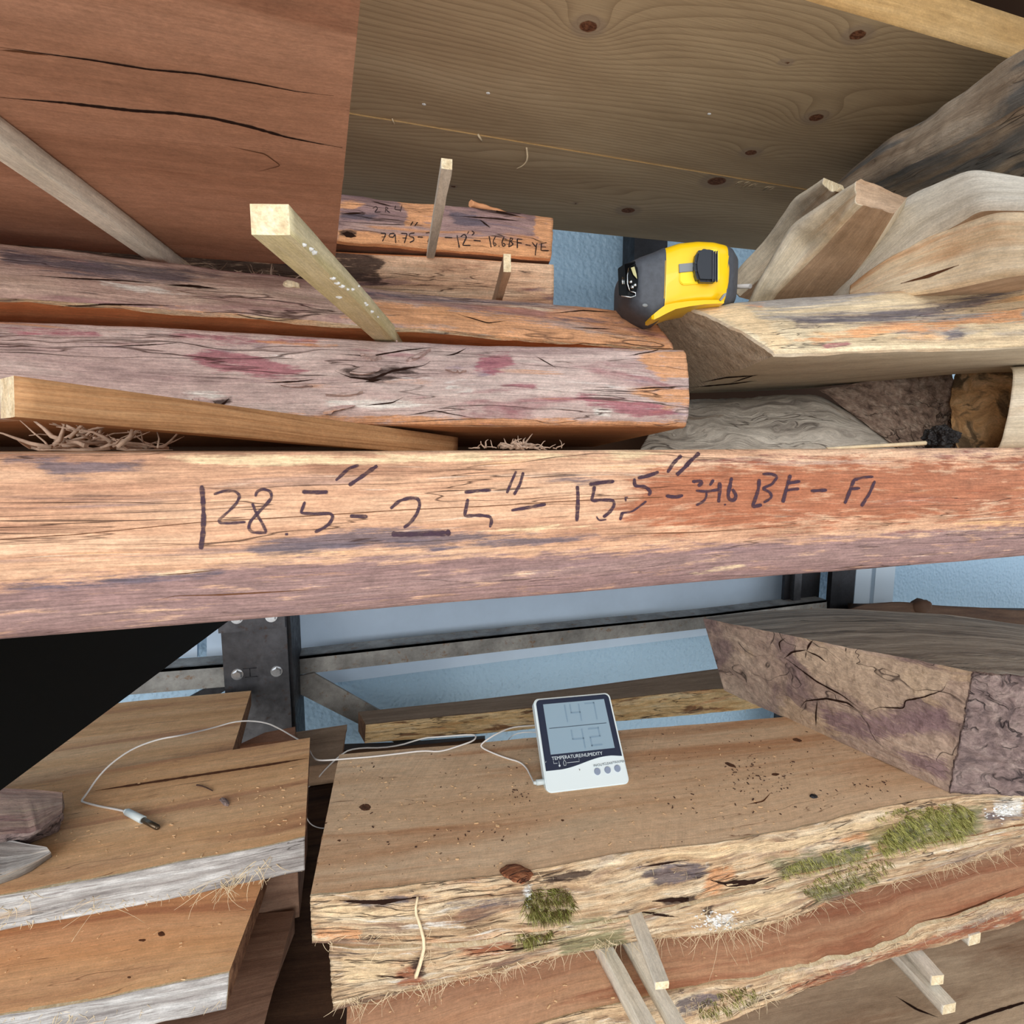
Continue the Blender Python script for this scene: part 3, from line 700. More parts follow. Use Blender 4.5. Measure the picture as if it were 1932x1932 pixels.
o = from_bm('scribed_mark', bm, M_steeldk, col); o['label'] = 'scribed letter H lying on its side'

def girt(label, top, bot, yf, depth, mat, name='steel_angle', group=None, extra=None):
    P = [at_y(a, b, yf) for a, b in top] + [at_y(a, b, yf) for a, b in bot[::-1]]
    bm = rect_prism(P, (0, .006, 0))
    T = [at_y(a, b, yf) for a, b in top]
    Q = T + [p + Vector((0, depth, 0)) for p in T[::-1]]
    b2 = rect_prism(Q, (0, 0, -.006)); me = bpy.data.meshes.new('t'); b2.to_mesh(me); b2.free(); bm.from_mesh(me); bpy.data.meshes.remove(me)
    return tag(from_bm(name, bm, mat), label, 'beam', group)
girt('rusty grey steel angle running right from the column across the wall', [(552, 1240), (1000, 1192), (1345, 1158), (1560, 1132)], [(552, 1274), (1000, 1223), (1345, 1184), (1560, 1158)], 1.16, .05, M_angle)
girt('paint-splashed steel angle left of the column', [(230, 1268), (424, 1253)], [(230, 1312), (424, 1296)], 1.12, .05, M_angle)
bm = rect_prism([at_y(a, b, 1.15) for a, b in ((552, 1279), (592, 1270), (712, 1338), (800, 1385), (780, 1420), (700, 1378), (553, 1303))], (0, .006, 0))
tag(from_bm('diagonal_brace', bm, M_angle), 'flat grey steel brace slanting down right from the column', 'brace')
bm = rect_prism([at_y(a, b, 1.16) for a, b in ((330, 1330), (430, 1275), (430, 1300), (380, 1330))], (0, .006, 0))
from_bm('gusset_plate', bm, M_steeldk, col)
xa, xb, xc = at_y(1480, 1110, 1.2).x, at_y(1546, 1110, 1.2).x, at_y(1612, 1110, 1.16).x
pc = empty('steel_post', Vector(((xa + xb) / 2, 1.2, 0)), 'dark steel post at the back wall above the old wedge slab', 'post')
from_bm('channel', wbox(xa, xb, 1.2, 1.21, 0, 2.6), M_steeldk, pc)
from_bm('lip', wbox(xa + .02, xa + .045, 1.185, 1.2, 0, 2.6), M_steel, pc)
from_bm('cover_plate', wbox(xb, xc, 1.16, 1.175, 0, 2.6), M_steeldk, pc)
px = at_y(1197, 470, 1.2).x
tag(from_bm('steel_stud', wbox(px, px + .09, 1.2, 1.26, 1.7, 2.6), M_steeldk), 'dark stud against the wall above the tape measure', 'post')

# ---- black rack arm, deepening towards the column
X_ = -.15
def at_x(px, py, x):
    r = ray(px, py); return EYE + r * (x / r.x)
a = at_x(0, 1492, X_); b = at_x(424, 1177, X_); dd = (b - a) / (b.y - a.y)
p0 = a - dd * (a.y - .19); p1 = b + dd * (1.03 - b.y)
arm = rect_prism([p0, p1, Vector((X_, 1.03, E.z - .069)), Vector((X_, .19, E.z - .069))], (-.05, 0, 0))
tag(from_bm('rack_arm', arm, M_black), 'matte black tapered rack arm under the marked slab at left', 'bracket')

# ================================================================== MIDDLE TIER
big, T_big = plank('marked_slab', 'thick orange-brown slab with purple-grey edge marked 128.5 across the middle', 'slab',
    Y(.224, (-330, 1236), (0, 1208), (420, 1176), (966, 1129), (1500, 1086), (1932, 1050), (2120, 1036)),
    Y(.222, (-330, 858), (0, 856), (300, 855), (700, 852), (966, 851), (1400, 848), (1932, 845), (2120, 844)),
    Y(.61, (150, 850), (1000, 849), (1800, 848), (2000, 848)), Y(.61, (150, 950), (1000, 945), (1800, 940), (2000, 938)),
    [M_table, M_big, M_endbrown], split=.003, shellmats=[M_big, M_paleedge], ext=(.5, .45), n=560, nf=44, nt=16, fdisp=bark(.0011, 9, 70, 1.0, 5), bulge=.007, rnd=.002, shell_name='wane_edge')
bm = bmesh.new()
def q(r, z, pts, w): return [(r[0] + a / z, r[1] + b / z) for a, b in pts], w
A_, B_, C_, D_ = (360, 850), (720, 850), (1060, 850), (1290, 850)
for r, z, pts, w in [
    (A_, 4.83, [(100, 320), (112, 450), (118, 600), (112, 760), (92, 900)], 10.5),
    (A_, 4.83, [(210, 400), (300, 370), (400, 368), (450, 410), (420, 480), (340, 560), (250, 640), (260, 660), (380, 660), (500, 652)], 6),
    (A_, 4.83, [(590, 420), (600, 375), (660, 350), (730, 375), (740, 430), (690, 490), (610, 570), (540, 650), (525, 710), (560, 745), (690, 750)], 6.5),
    (A_, 4.83, [(560, 480), (600, 580), (650, 660), (690, 745)], 6),
    (A_, 4.83, [(860, 765), (886, 762)], 9),
    (A_, 4.83, [(1015, 378), (1130, 382), (1250, 380)], 9), (A_, 4.83, [(1040, 465), (1025, 510), (1000, 570), (1120, 578), (1275, 572), (1300, 600), (1270, 660), (1220, 700), (1130, 745)], 6.5),
    (A_, 4.83, [(1530, 135), (1440, 165), (1320, 275)], 7), (A_, 4.83, [(1700, 140), (1600, 210), (1440, 320)], 8.5), (A_, 4.83, [(1450, 598), (1610, 602)], 8),
    (B_, 4.83, [(80, 530), (160, 460), (250, 432), (330, 435), (350, 490), (320, 580), (260, 660), (200, 705)], 7),
    (B_, 4.83, [(90, 760), (250, 765), (450, 755), (630, 755)], 10.5), (B_, 4.83, [(585, 750), (625, 748)], 14),
    (B_, 4.83, [(755, 382), (870, 370), (998, 362)], 7.5), (B_, 4.83, [(785, 440), (770, 520), (752, 600), (880, 590), (990, 600), (1005, 640), (985, 700)], 7),
    (B_, 4.83, [(1225, 190), (1180, 290), (1140, 390)], 6.5), (B_, 4.83, [(1290, 200), (1260, 310), (1205, 405)], 6.5), (B_, 4.83, [(1180, 545), (1330, 520), (1495, 488)], 7),
    (C_, 6.44, [(185, 430), (195, 550), (190, 700), (180, 860)], 8.5),
    (C_, 6.44, [(330, 415), (480, 390), (635, 375)], 8), (C_, 6.44, [(395, 430), (380, 530), (355, 610), (500, 600), (630, 605), (640, 660), (580, 750), (500, 810)], 7),
    (C_, 6.44, [(420, 800), (440, 850), (540, 840)], 4), (C_, 6.44, [(735, 750), (705, 845)], 7), (C_, 6.44, [(715, 762), (850, 745), (940, 680), (1025, 615)], 4.5), (C_, 6.44, [(775, 620), (770, 575), (800, 570)], 5),
    (C_, 6.44, [(920, 335), (1040, 310), (1175, 262)], 8), (C_, 6.44, [(880, 340), (880, 430), (1010, 440), (1080, 500), (1050, 550)], 7.5),
    (C_, 6.44, [(1450, 60), (1350, 160), (1280, 270)], 8), (C_, 6.44, [(1670, 30), (1560, 130), (1480, 220), (1390, 300)], 8.5), (C_, 6.44, [(1260, 550), (1370, 570), (1470, 545)], 8),
    (D_, 4.83, [(75, 285), (160, 275), (170, 300), (125, 325)], 8), (D_, 4.83, [(270, 265), (235, 320)], 7), (D_, 4.83, [(110, 365), (200, 375), (320, 355)], 6), (D_, 4.83, [(205, 380), (205, 430), (170, 470), (110, 500)], 6), (D_, 4.83, [(325, 290), (325, 380), (315, 475)], 8.5), (D_, 4.83, [(365, 495), (382, 492)], 8),
    (D_, 4.83, [(435, 245), (420, 320), (400, 400), (410, 450), (460, 455), (478, 410), (440, 350)], 7.5),
    (D_, 4.83, [(685, 260), (680, 350), (650, 440), (620, 515), (710, 495)], 8), (D_, 4.83, [(715, 215), (800, 212), (855, 240), (800, 310), (710, 345), (790, 385), (800, 430), (725, 475)], 6),
    (D_, 4.83, [(970, 220), (940, 320), (900, 475)], 7.5), (D_, 4.83, [(940, 300), (1060, 280)], 6.5), (D_, 4.83, [(920, 365), (1050, 348)], 6.5), (D_, 4.83, [(1155, 370), (1305, 360)], 7),
    (D_, 4.83, [(1550, 265), (1510, 370), (1465, 485)], 7.5), (D_, 4.83, [(1545, 268), (1640, 245), (1725, 238)], 6), (D_, 4.83, [(1505, 352), (1605, 342)], 6), (D_, 4.83, [(1740, 275), (1690, 390), (1615, 510)], 7.5)]:
    pts, w = q(r, z, pts, w); ribbon(bm, T_big, pts, w, lift=.00025, step=3)
o = from_bm('handwriting', bm, M_ink, big); o['label'] = 'marker writing 128.5" - 2.5" - 15.5" - 34.6 BF - FI'
bm = bmesh.new()
ribbon(bm, T_big, [(0, 1018), (150, 1008), (380, 985), (560, 975), (760, 962), (920, 955), (1060, 946), (1250, 938)], 1.6, .00015, 6)
ribbon(bm, T_big, [(290, 1134), (330, 1124), (420, 1122), (600, 1112)], 3.2, .00015, 6, taper=.4)
ribbon(bm, T_big, [(300, 1084), (350, 1082), (418, 1074)], 2, .00015, 6, taper=.4)
ribbon(bm, T_big, [(1100, 1008), (1300, 1005), (1420, 998), (1500, 990)], 2, .00015, 6, taper=.4)
from_bm('check', bm, M_crackbr, big)

# marked slab in the middle of the stack
m1, T_m1 = plank('pink_edged_slab', 'slab with pink and grey weathered edge, ending flush left of the dusty end', 'slab',
    Z(.0175, (-260, 782), (0, 788), (400, 795), (700, 798), (1000, 800), (1297, 802)),
    Z(.0745, (-260, 585), (0, 603), (200, 610), (400, 622), (640, 636), (800, 646), (1000, 651), (1150, 653), (1292, 657)),
    Y(.60, (100, 745), (700, 748), (1110, 750)), Y(.60, (100, 843), (700, 843), (1120, 843)),
    [M_sawtan, M_pink, M_orange], split=.0035, shellmats=[M_pink, M_orange], ext=(.5, 0), n=430, nf=34, nt=14, fdisp=bark(.0022, 14, 80, 2.0, 6, .35), bulge=.004, rnd=.003)
bm = bmesh.new()
for pts, w in [([(640, 668), (700, 672), (760, 662), (820, 655)], 3), ([(632, 700), (660, 712), (700, 716), (740, 700), (800, 690), (812, 682)], 5), ([(720, 716), (690, 720)], 7), ([(880, 657), (860, 668), (840, 672)], 3),
               ([(345, 645), (300, 650), (200, 655)], 2), ([(600, 715), (560, 720), (500, 722)], 3), ([(395, 755), (415, 768), (432, 752)], 7), ([(1180, 735), (1230, 732), (1296, 730)], 2.5), ([(1180, 672), (1230, 664), (1260, 655)], 2),
               ([(690, 765), (740, 760), (760, 750)], 3), ([(1010, 672), (1050, 695)], 2), ([(760, 785), (820, 775), (900, 790)], 2)]:
    ribbon(bm, T_m1, pts, w, .0003, 3, taper=.35)
from_bm('check', bm, M_crack, m1)
bm = bmesh.new(); random.seed(3)      # lifted flakes of bark
for (cx, cy, L, hh, ang) in [(690, 700, 60, 16, -6), (790, 672, 50, 10, -25), (385, 757, 40, 14, 10), (700, 675, 40, 12, 8), (650, 745, 70, 8, -4), (560, 728, 60, 8, 2), (760, 640, 30, 8, -30), (860, 700, 40, 8, 5), (640, 770, 60, 9, -10), (350, 760, 60, 10, 4)]:
    c_, s_ = math.cos(math.radians(ang)), math.sin(math.radians(ang)); top = []; n_ = 12; rows = []
    for i in range(n_ + 1):
        t = i / n_; x = (t - .5) * L; hw = hh / 2 * math.sin(PI * min(1, max(0, t * .9 + .05))) * (1 + .5 * noise.noise(Vector((cx + x * .2, cy, 3))))
        row = []
        for k, lf in ((-1, .0004), (0, .0022), (1, .0034)):
            h_ = hit(T_m1, cx + x * c_ - k * hw * s_, cy + x * s_ + k * hw * c_)
            row.append(bm.verts.new(h_[0] + h_[1] * lf) if h_ else None)
        for k in (1, -1):
            h_ = hit(T_m1, cx + x * c_ - k * hw * s_, cy + x * s_ + k * hw * c_)
            row.append(bm.verts.new(h_[0] + h_[1] * .0001) if h_ else None)
        rows.append(row)
    for a, b in zip(rows[:-1], rows[1:]):
        if None in a or None in b: continue
        for k in range(5): 
            f = bm.faces.new([a[k], a[(k + 1) % 5], b[(k + 1) % 5], b[k]])
uvl = bm.loops.layers.uv.new('UVMap')
for f in bm.faces:
    for lp in f.loops: lp[uvl].uv = (lp.vert.co.x, lp.vert.co.z)
from_bm('bark_flake', bm, M_pink, m1)

m2, T_m2 = plank('sloping_edged_slab', 'slab with sloping orange and mauve edge on the pink-edged slab, under the glued-looking stick', 'slab',
    Z(.0855, (-260, 536), (0, 558), (300, 578), (640, 606), (900, 627), (1272, 655)),
    Z(.1225, (-260, 420), (0, 458), (200, 478), (420, 508), (640, 535), (860, 560), (1100, 575), (1205, 588)),
    B(.455, .1225, -240, 700, 1150), B(.455, .0765, -240, 700, 1150),
    [M_saworange, M_mauve, M_orange], split=.003, shellmats=[M_mauve, M_edgecream], ext=(.5, 0), n=420, nf=26, nt=12, fdisp=bark(.0026, 12, 60, 3.0, 6, .35), bulge=.003, rnd=.002)
bm = bmesh.new()
for pts, w in [([(60, 520), (140, 526), (230, 530), (300, 535)], 3), ([(310, 538), (360, 540), (415, 546)], 5), ([(110, 578), (200, 574), (330, 577)], 3), ([(860, 592), (920, 610), (960, 605)], 2), ([(1040, 592), (1100, 586), (1160, 590)], 2.5), ([(1080, 618), (1160, 622)], 2)]:
    ribbon(bm, T_m2, pts, w, .0003, 3, taper=.35)
from_bm('check', bm, M_crack, m2)

# slab overhead at left
e0, e1_ = at_z(680, 0, .1375), at_z(631, 502, .1375); pn_ = e0 + (e0 - e1_).normalized() * .06     # its right end, carried forward over the viewer
T1B = Z(.1375, (-250, 440), (0, 462), (300, 484), (631, 502)); T1F = [pn_ + Vector((-.62, .02, 0)), pn_ + Vector((-.3, .01, 0)), pn_]
t1, T_t1 = plank('overhead_slab', 'wide red-brown slab overhead at upper left with two long cracks', 'slab',
    T1F, [p + Vector((0, 0, .05)) for p in T1F], [p + Vector((0, 0, .05)) for p in T1B], T1B,
    [M_sawbrown, M_orange, M_sawbrown], n=170, nf=8, nt=60, ext=(.3, 0), fdisp=bark(.002, 12, 60, 5.0), tdisp=.0004, wob=.004)
bm = bmesh.new()
ribbon(bm, T_t1, [(0, 183), (120, 193), (250, 208), (330, 213), (400, 222), (470, 238), (540, 258), (600, 270), (646, 278)], 6, .0002, 4, taper=.25)
ribbon(bm, T_t1, [(0, 88), (80, 100), (170, 112), (280, 130), (370, 138), (480, 156), (560, 172), (630, 180)], 4, .0002, 4, taper=.3)
from_bm('crack', bm, M_crack, t1)
bm = bmesh.new()
ribbon(bm, T_t1, [(0, 93), (40, 96), (90, 103)], 5, .0003, 4, taper=.3); ribbon(bm, T_t1, [(430, 275), (500, 290), (530, 312), (480, 325)], 2, .0002, 4, taper=.4)
from_bm('splinter_edge', bm, M_crackbr, t1)

# marked slabs further back
n1, T_n1 = plank('far_marked_slab', 'purple-barked slab marked 79.75, upper of the two at the back', 'slab',
    Z(.183, (-100, 395), (300, 418), (640, 452), (820, 468), (1040, 486)), Z(.232, (-100, 318), (300, 335), (640, 364), (760, 378), (880, 386), (960, 398), (1043, 408)),
    B(.79, .232, 250, 800, 985), B(.79, .183, 250, 800, 985),
    [M_sawbrown, M_purple, M_orange], split=.003, shellmats=[M_purple, M_saworange], n=150, nf=22, nt=12, fdisp=bark(.0028, 14, 70, 7.0, 6, .4), bulge=.003, rnd=.002)
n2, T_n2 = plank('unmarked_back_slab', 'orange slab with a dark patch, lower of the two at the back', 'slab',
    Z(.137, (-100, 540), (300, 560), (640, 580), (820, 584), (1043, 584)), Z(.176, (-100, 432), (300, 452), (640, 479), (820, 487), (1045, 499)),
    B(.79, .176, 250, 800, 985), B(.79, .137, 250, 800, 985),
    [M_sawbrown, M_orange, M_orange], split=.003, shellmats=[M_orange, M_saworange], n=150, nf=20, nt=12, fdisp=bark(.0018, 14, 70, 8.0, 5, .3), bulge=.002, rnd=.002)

bm = bmesh.new(); K = 4.6; O_ = (640, 360)
for pts, w in [([(360, 370), (405, 370), (395, 400), (375, 440)], 2.4), ([(365, 402), (405, 400)], 2), ([(480, 372), (440, 372), (430, 400), (470, 405), (485, 375), (490, 455)], 2.4), ([(517, 430), (517, 442)], 2.4), ([(535, 372), (590, 372), (565, 455)], 2.4), ([(548, 410), (585, 410)], 2),
               ([(655, 368), (612, 372), (608, 400), (645, 405), (650, 430), (612, 450)], 2.4), ([(680, 403), (728, 405)], 2.4), ([(750, 368), (785, 362), (790, 390), (765, 445), (815, 450)], 2.4), ([(815, 350), (820, 372)], 2),
               ([(640, 270), (618, 305)], 2.6), ([(680, 275), (655, 308)], 2.6), ([(915, 405), (982, 408)], 2.4), ([(1022, 385), (1042, 495)], 2.6), ([(1055, 400), (1085, 378), (1105, 400), (1070, 475), (1140, 476)], 2.6), ([(1125, 355), (1110, 378)], 2), ([(1150, 350), (1175, 368), (1150, 388)], 2),
               ([(1165, 430), (1228, 438)], 2.6), ([(1300, 395), (1318, 492)], 2.6), ([(1355, 398), (1335, 440), (1345, 485), (1365, 465), (1345, 450)], 2.4), ([(1382, 480), (1390, 484)], 3.4), ([(1430, 400), (1410, 450), (1420, 488), (1445, 470), (1420, 455)], 2.4),
               ([(1485, 410), (1470, 490)], 2.4), ([(1480, 410), (1510, 418), (1485, 442), (1512, 465), (1470, 490)], 2.2), ([(1545, 415), (1545, 500)], 2.4), ([(1545, 418), (1590, 424)], 2.2), ([(1545, 452), (1585, 456)], 2.2), ([(1615, 470), (1662, 478)], 2.2),
               ([(1672, 448), (1705, 490), (1718, 455)], 2.4), ([(1710, 480), (1700, 562)], 2.4), ([(1755, 455), (1750, 522), (1820, 522)], 2.4), ([(1755, 458), (1800, 452)], 2.2), ([(1752, 488), (1795, 490)], 2.2),
               ([(290, 155), (320, 135), (335, 155), (305, 190), (360, 185)], 1.6), ([(405, 140), (400, 190)], 1.6), ([(405, 145), (430, 150), (405, 168), (440, 192)], 1.6), ([(490, 130), (480, 165), (530, 170)], 1.6), ([(545, 125), (530, 185)], 1.6)]:
    ribbon(bm, T_n1, [(O_[0] + a / K, O_[1] + b / K) for a, b in pts], w, .0004, 1.5)
o = from_bm('handwriting', bm, M_inkblack, n1); o['label'] = 'marker writing 79.75" - 2" - 12" - 16.6 BF - YE'
bm = bmesh.new()
for pts, w in [([(890, 386), (930, 398), (985, 410)], 4), ([(868, 408), (930, 412), (985, 418)], 3), ([(905, 415), (925, 430)], 3), ([(645, 404), (690, 402)], 4), ([(700, 380), (740, 390)], 2), ([(800, 380), (860, 386)], 2), ([(645, 440), (672, 446)], 12)]: ribbon(bm, T_n1, pts, w, .0004, 3, taper=.3)
from_bm('check', bm, M_crack, n1)
bm = bmesh.new(); P = []   # curled bark sliver on its upper edge
for t in range(7): P.append(at_z(888 + t * 13, 384 + t * 3.4 + (2 if t % 2 else 0), .236))
tube(bm, P, .0035, 6, .0015, 1); from_bm('bark_sliver', bm, M_purple, n1)

# ---- spacer sticks
stick('square pale stick jutting forward at centre left, glue blobs on its side', at_z(511, 443, .0750), at_z(722, 640, .0750) + (at_z(722, 640, .0750) - at_z(511, 443, .0750)) * .25, .0135, .0102, M_stickgold)
stick('long pale grey stick slanting under the overhead slab at far left', at_z(-60, 245, .1260), at_z(360, 538, .1260), .0115, .0108, M_stick)
stick('thin grey stick between the two far slabs', at_z(843, 319, .1765), at_z(826, 487, .1765) + Vector((0, .12, 0)), .0068, .0062, M_stick)
stick('short dark stick stub in front of the lower back slab', at_z(957, 513, .1235), at_z(961, 572, .1235) + Vector((0, .06, 0)), .0052, .0120, M_tansaw)
a = at_d(14, 788, .205); b = at_d(846, 862, .42)
stick('reddish fir stick with chipped pale end at left above the marked slab', a, b, .019, .0155, M_stickfir)
st_b = bpy.data.objects['spacer_stick']; T_sb = bvh_obj(st_b); bm = bmesh.new(); random.seed(11)   # dried resin blobs
for (cx, cy) in [(572, 462), (585, 470), (590, 476), (628, 525), (636, 534), (645, 540), (655, 546), (664, 546), (690, 575), (700, 588), (712, 598), (688, 572), (676, 540), (640, 560)]:
    h_ = hit(T_sb, cx, cy)
    if h_: bmesh.ops.create_icosphere(bm, subdivisions=1, radius=random.uniform(.0007, .0014), matrix=Matrix.Translation(h_[0]) @ Matrix.Diagonal((1.5, 1, .8, 1)))
from_bm('resin_drip', bm, M_lichen, st_b)
# ================================================================== UPPER RIGHT: PINE BOARDS
def pine_board(name, label, FBp, BBp, th, knots, n=240, nt=130, freq=160, group=None, seed=0.0):
    FT = [p + Vector((0, 0, th)) for p in FBp]; BT = [p + Vector((0, 0, th)) for p in BBp]
    bm, _ = loft4(FBp, FT, BT, BBp, n=n, nf=4, nt=nt, fdisp=bark(.0003, 20, 100, seed), useed=seed)
    me = bpy.data.meshes.new(name); bm.to_mesh(me); bm.free()
    co = np.zeros(len(me.vertices) * 3); me.vertices.foreach_get('co', co); co = co.reshape(-1, 3)
    x, y = co[:, 0], co[:, 1]
    nz = np.array([fr(a * 1.6 + seed, b * 7, 2.0 + seed, 3) for a, b in zip(x, y)])
    f = (y + .10 * x) * 1.0 + .035 * nz; kk = np.zeros(len(x))
    for (kx, ky, r, amp) in knots:
        k = at_z(kx, ky, FBp[0].z - E.z); dx, dy = (x - k.x), (y - k.y)
        d = np.sqrt((dx / 1.5) ** 2 + dy ** 2)
        f = f + amp * np.exp(-d / (r * 2.6)) * (1 if amp else 0)
        dd = np.sqrt((dx / 1.25) ** 2 + dy ** 2) * (1 + .25 * nz)
        kk = np.maximum(kk, np.clip(1.25 - dd / r * .62, 0, 1))
    for nm, v in (('ring', f * freq), ('knot', kk)):
        at = me.attributes.new(nm, 'FLOAT', 'POINT'); at.data.foreach_set('value', v.astype(np.float32))
    o = link(name, me, [M_pine, M_pineedge, M_pineedge]); return tag(o, label, 'board', group)
z0 = .33
fa, fb_ = at_z(1518, 0, z0), at_z(1884, 105, z0); fd = (fb_ - fa).normalized(); C1F = [fa - fd * .75, fa - fd * .3, fa, fb_, fb_ + fd * .6]
pine_board('pine_board', 'wide knotty pine board overhead, nearest of the two', C1F,
    Z(z0, (300, 155), (660, 213), (1100, 287), (1500, 353), (1900, 420)), .034,
    [(1110, 50, .0065, -.05), (1540, 222, .0068, -.055), (1618, 66, .0068, -.03), (1417, 288, .0055, -.025), (1483, 118, .003, -.015)], group='pine boards of the shelf overhead')
pine_board('pine_board', 'knotty pine board overhead, farther of the two', Z(.3287, (300, 157), (660, 215), (1100, 289), (1500, 355), (1900, 422)),
    Z(.3287, (420, 370), (700, 400), (1045, 433), (1400, 469), (1700, 500)), .034,
    [(1185, 397, .009, -.02), (1352, 342, .012, -.03), (855, 352, .003, -.01), (1085, 384, .002, -.01)], freq=150, group='pine boards of the shelf overhead', seed=3.0)
bm = bmesh.new(); tube(bm, [at_z(993, 276, z0 - .0002), at_z(996, 300, z0 - .008), at_z(988, 312, z0 - .009), at_z(975, 318, z0 - .008)], .0011, 5, .0005, 1)
tube(bm, [at_z(902, 254, z0 - .001), at_z(909, 266, z0 - .003)], .0012, 4); tube(bm, [at_z(740, 224, z0 - .001), at_z(744, 234, z0 - .003)], .0007, 4)
for k in range(22):
    a = 1400 + random.random() * 70; b_ = 338 + (a - 1400) * .17; tube(bm, [at_z(a, b_, z0 - .0006), at_z(a - 8 - random.random() * 14, b_ + 4 + random.random() * 10, z0 - .002)], .0004, 3)
tag(from_bm('wood_splinters', bm, M_fibre), 'loose pale splinters hanging from the pine board joint', 'splinter', kind='stuff')
bm = bmesh.new(); random.seed(4)
for (cx, cy) in ((921, 176), (1338, 215), (800, 197)): bmesh.ops.create_icosphere(bm, subdivisions=1, radius=.0016, matrix=Matrix.Translation(at_z(cx, cy, z0 - .0006)) @ Matrix.Diagonal((1.4, 1, .4, 1)))
tag(from_bm('paint_specks', bm, M_lichen), 'tiny white specks stuck under the pine boards', 'speck', kind='stuff')
# dark board added in place of the shade above the shelf boards
tag(from_bm('upper_shade_board', wbox(-.6, 1.6, .30, .9, E.z + .44, E.z + .48), M_dark), 'dark board added as shade above the pine shelf at the upper right corner', 'board')

# ================================================================== RIGHT: slabs pointing forward over the cream slab
def fwd(name, label, LB, LT, RT, RB, mats, n=110, **kw):
    """piece running from far (first) to near (last): front face = its left side, bottom visible"""
    bm, _ = loft4(LB, LT, RT, RB, n=n, **kw); o = from_bm(name, bm, mats); return tag(o, label, 'slab', kw.get('group')), bvh_obj(o)
fwd('barkless_log', 'long grey barkless log slab reaching to the upper right corner', 
    D((1560, 370, .60), (1640, 335, .52), (1700, 300, .46), (1830, 235, .39), (1960, 165, .33), (2100, 90, .28)), D((1570, 350, .62), (1662, 262, .53), (1740, 215, .47), (1860, 135, .40), (1960, 62, .34), (2100, -30, .28)),
    D((1800, 330, .66), (1900, 250, .60), (2000, 180, .54), (2150, 60, .46), (2250, -30, .40), (2400, -120, .36)), D((1600, 420, .60), (1780, 400, .52), (1900, 370, .46), (2000, 320, .39), (2150, 260, .33), (2300, 200, .28)),
    [M_log, M_log, M_log], nf=14, nt=16, fdisp=bark(.004, 12, 30, 1.5, 4), rnd=.01, tdisp=.003)
fwd('short_slab', 'thin pale slab right beside the tape measure, leftmost of the leaning row',
    D((1390, 560, .56), (1460, 500, .52), (1530, 430, .46), (1578, 362, .40)), D((1392, 505, .56), (1440, 450, .52), (1490, 380, .46), (1548, 346, .40)),
    D((1450, 520, .60), (1500, 470, .56), (1560, 400, .50), (1590, 350, .44)), D((1430, 570, .56), (1500, 510, .52), (1572, 440, .46), (1598, 366, .40)),
    [M_tansaw, M_pale, M_endpale], nf=10, nt=8, fdisp=bark(.002, 14, 40, 2.5, 4), rnd=.004)
fwd('blunt_slab', 'brown-faced slab with white-painted blunt end, second of the leaning row',
    D((1450, 590, .50), (1462, 562, .47), (1545, 478, .42), (1616, 388, .345)), D((1405, 590, .50), (1425, 540, .47), (1486, 432, .42), (1612, 338, .345)),
    D((1600, 560, .55), (1640, 520, .52), (1690, 440, .46), (1712, 372, .38)), D((1560, 590, .50), (1585, 550, .47), (1640, 480, .42), (1688, 402, .352)),
    [M_tansaw, M_pale, M_tansaw], nf=12, nt=12, fdisp=bark(.003, 16, 50, 3.5, 4), rnd=.004, tdisp=.0012)
o, T_ = fwd('rounded_slab', 'large pale slab with smooth rounded back, third of the leaning row',
    D((1580, 600, .46), (1640, 540, .43), (1740, 450, .38), (1850, 385, .33), (1960, 380, .30)), D((1565, 545, .48), (1600, 460, .45), (1700, 365, .40), (1830, 310, .35), (1985, 340, .31)),
    D((1680, 560, .52), (1740, 480, .49), (1800, 420, .44), (1920, 360, .38), (2060, 380, .34)), D((1690, 600, .46), (1800, 560, .43), (1850, 520, .38), (1950, 480, .33), (2060, 460, .30)),
    [M_tansaw, M_palegrey, M_palegrey], nf=14, nt=8, fdisp=bark(.0016, 8, 20, 4.5, 3), rnd=.006)
o, T_r4 = fwd('figured_slab', 'orange-tinged pale slab in front of the rounded one at far right',
    D((1600, 570, .44), (1680, 560, .40), (1790, 545, .355), (1900, 520, .315), (2080, 500, .27)), D((1605, 535, .45), (1680, 478, .41), (1790, 412, .365), (1880, 372, .325), (2080, 392, .275)),
    D((1700, 540, .50), (1780, 480, .47), (1860, 430, .42), (1960, 400, .37), (2150, 410, .32)), D((1700, 590, .46), (1780, 580, .42), (1860, 560, .38), (1960, 540, .34), (2150, 520, .29)),
    [M_tansaw, M_palewarm, M_palewarm], nf=14, nt=8, fdisp=bark(.002, 10, 30, 5.5, 4), rnd=.004)
bm = bmesh.new(); ribbon(bm, T_r4, [(1700, 535), (1750, 522), (1810, 500)], 7, .0004, 3, taper=.4); from_bm('stain', bm, M_crackbr, o)
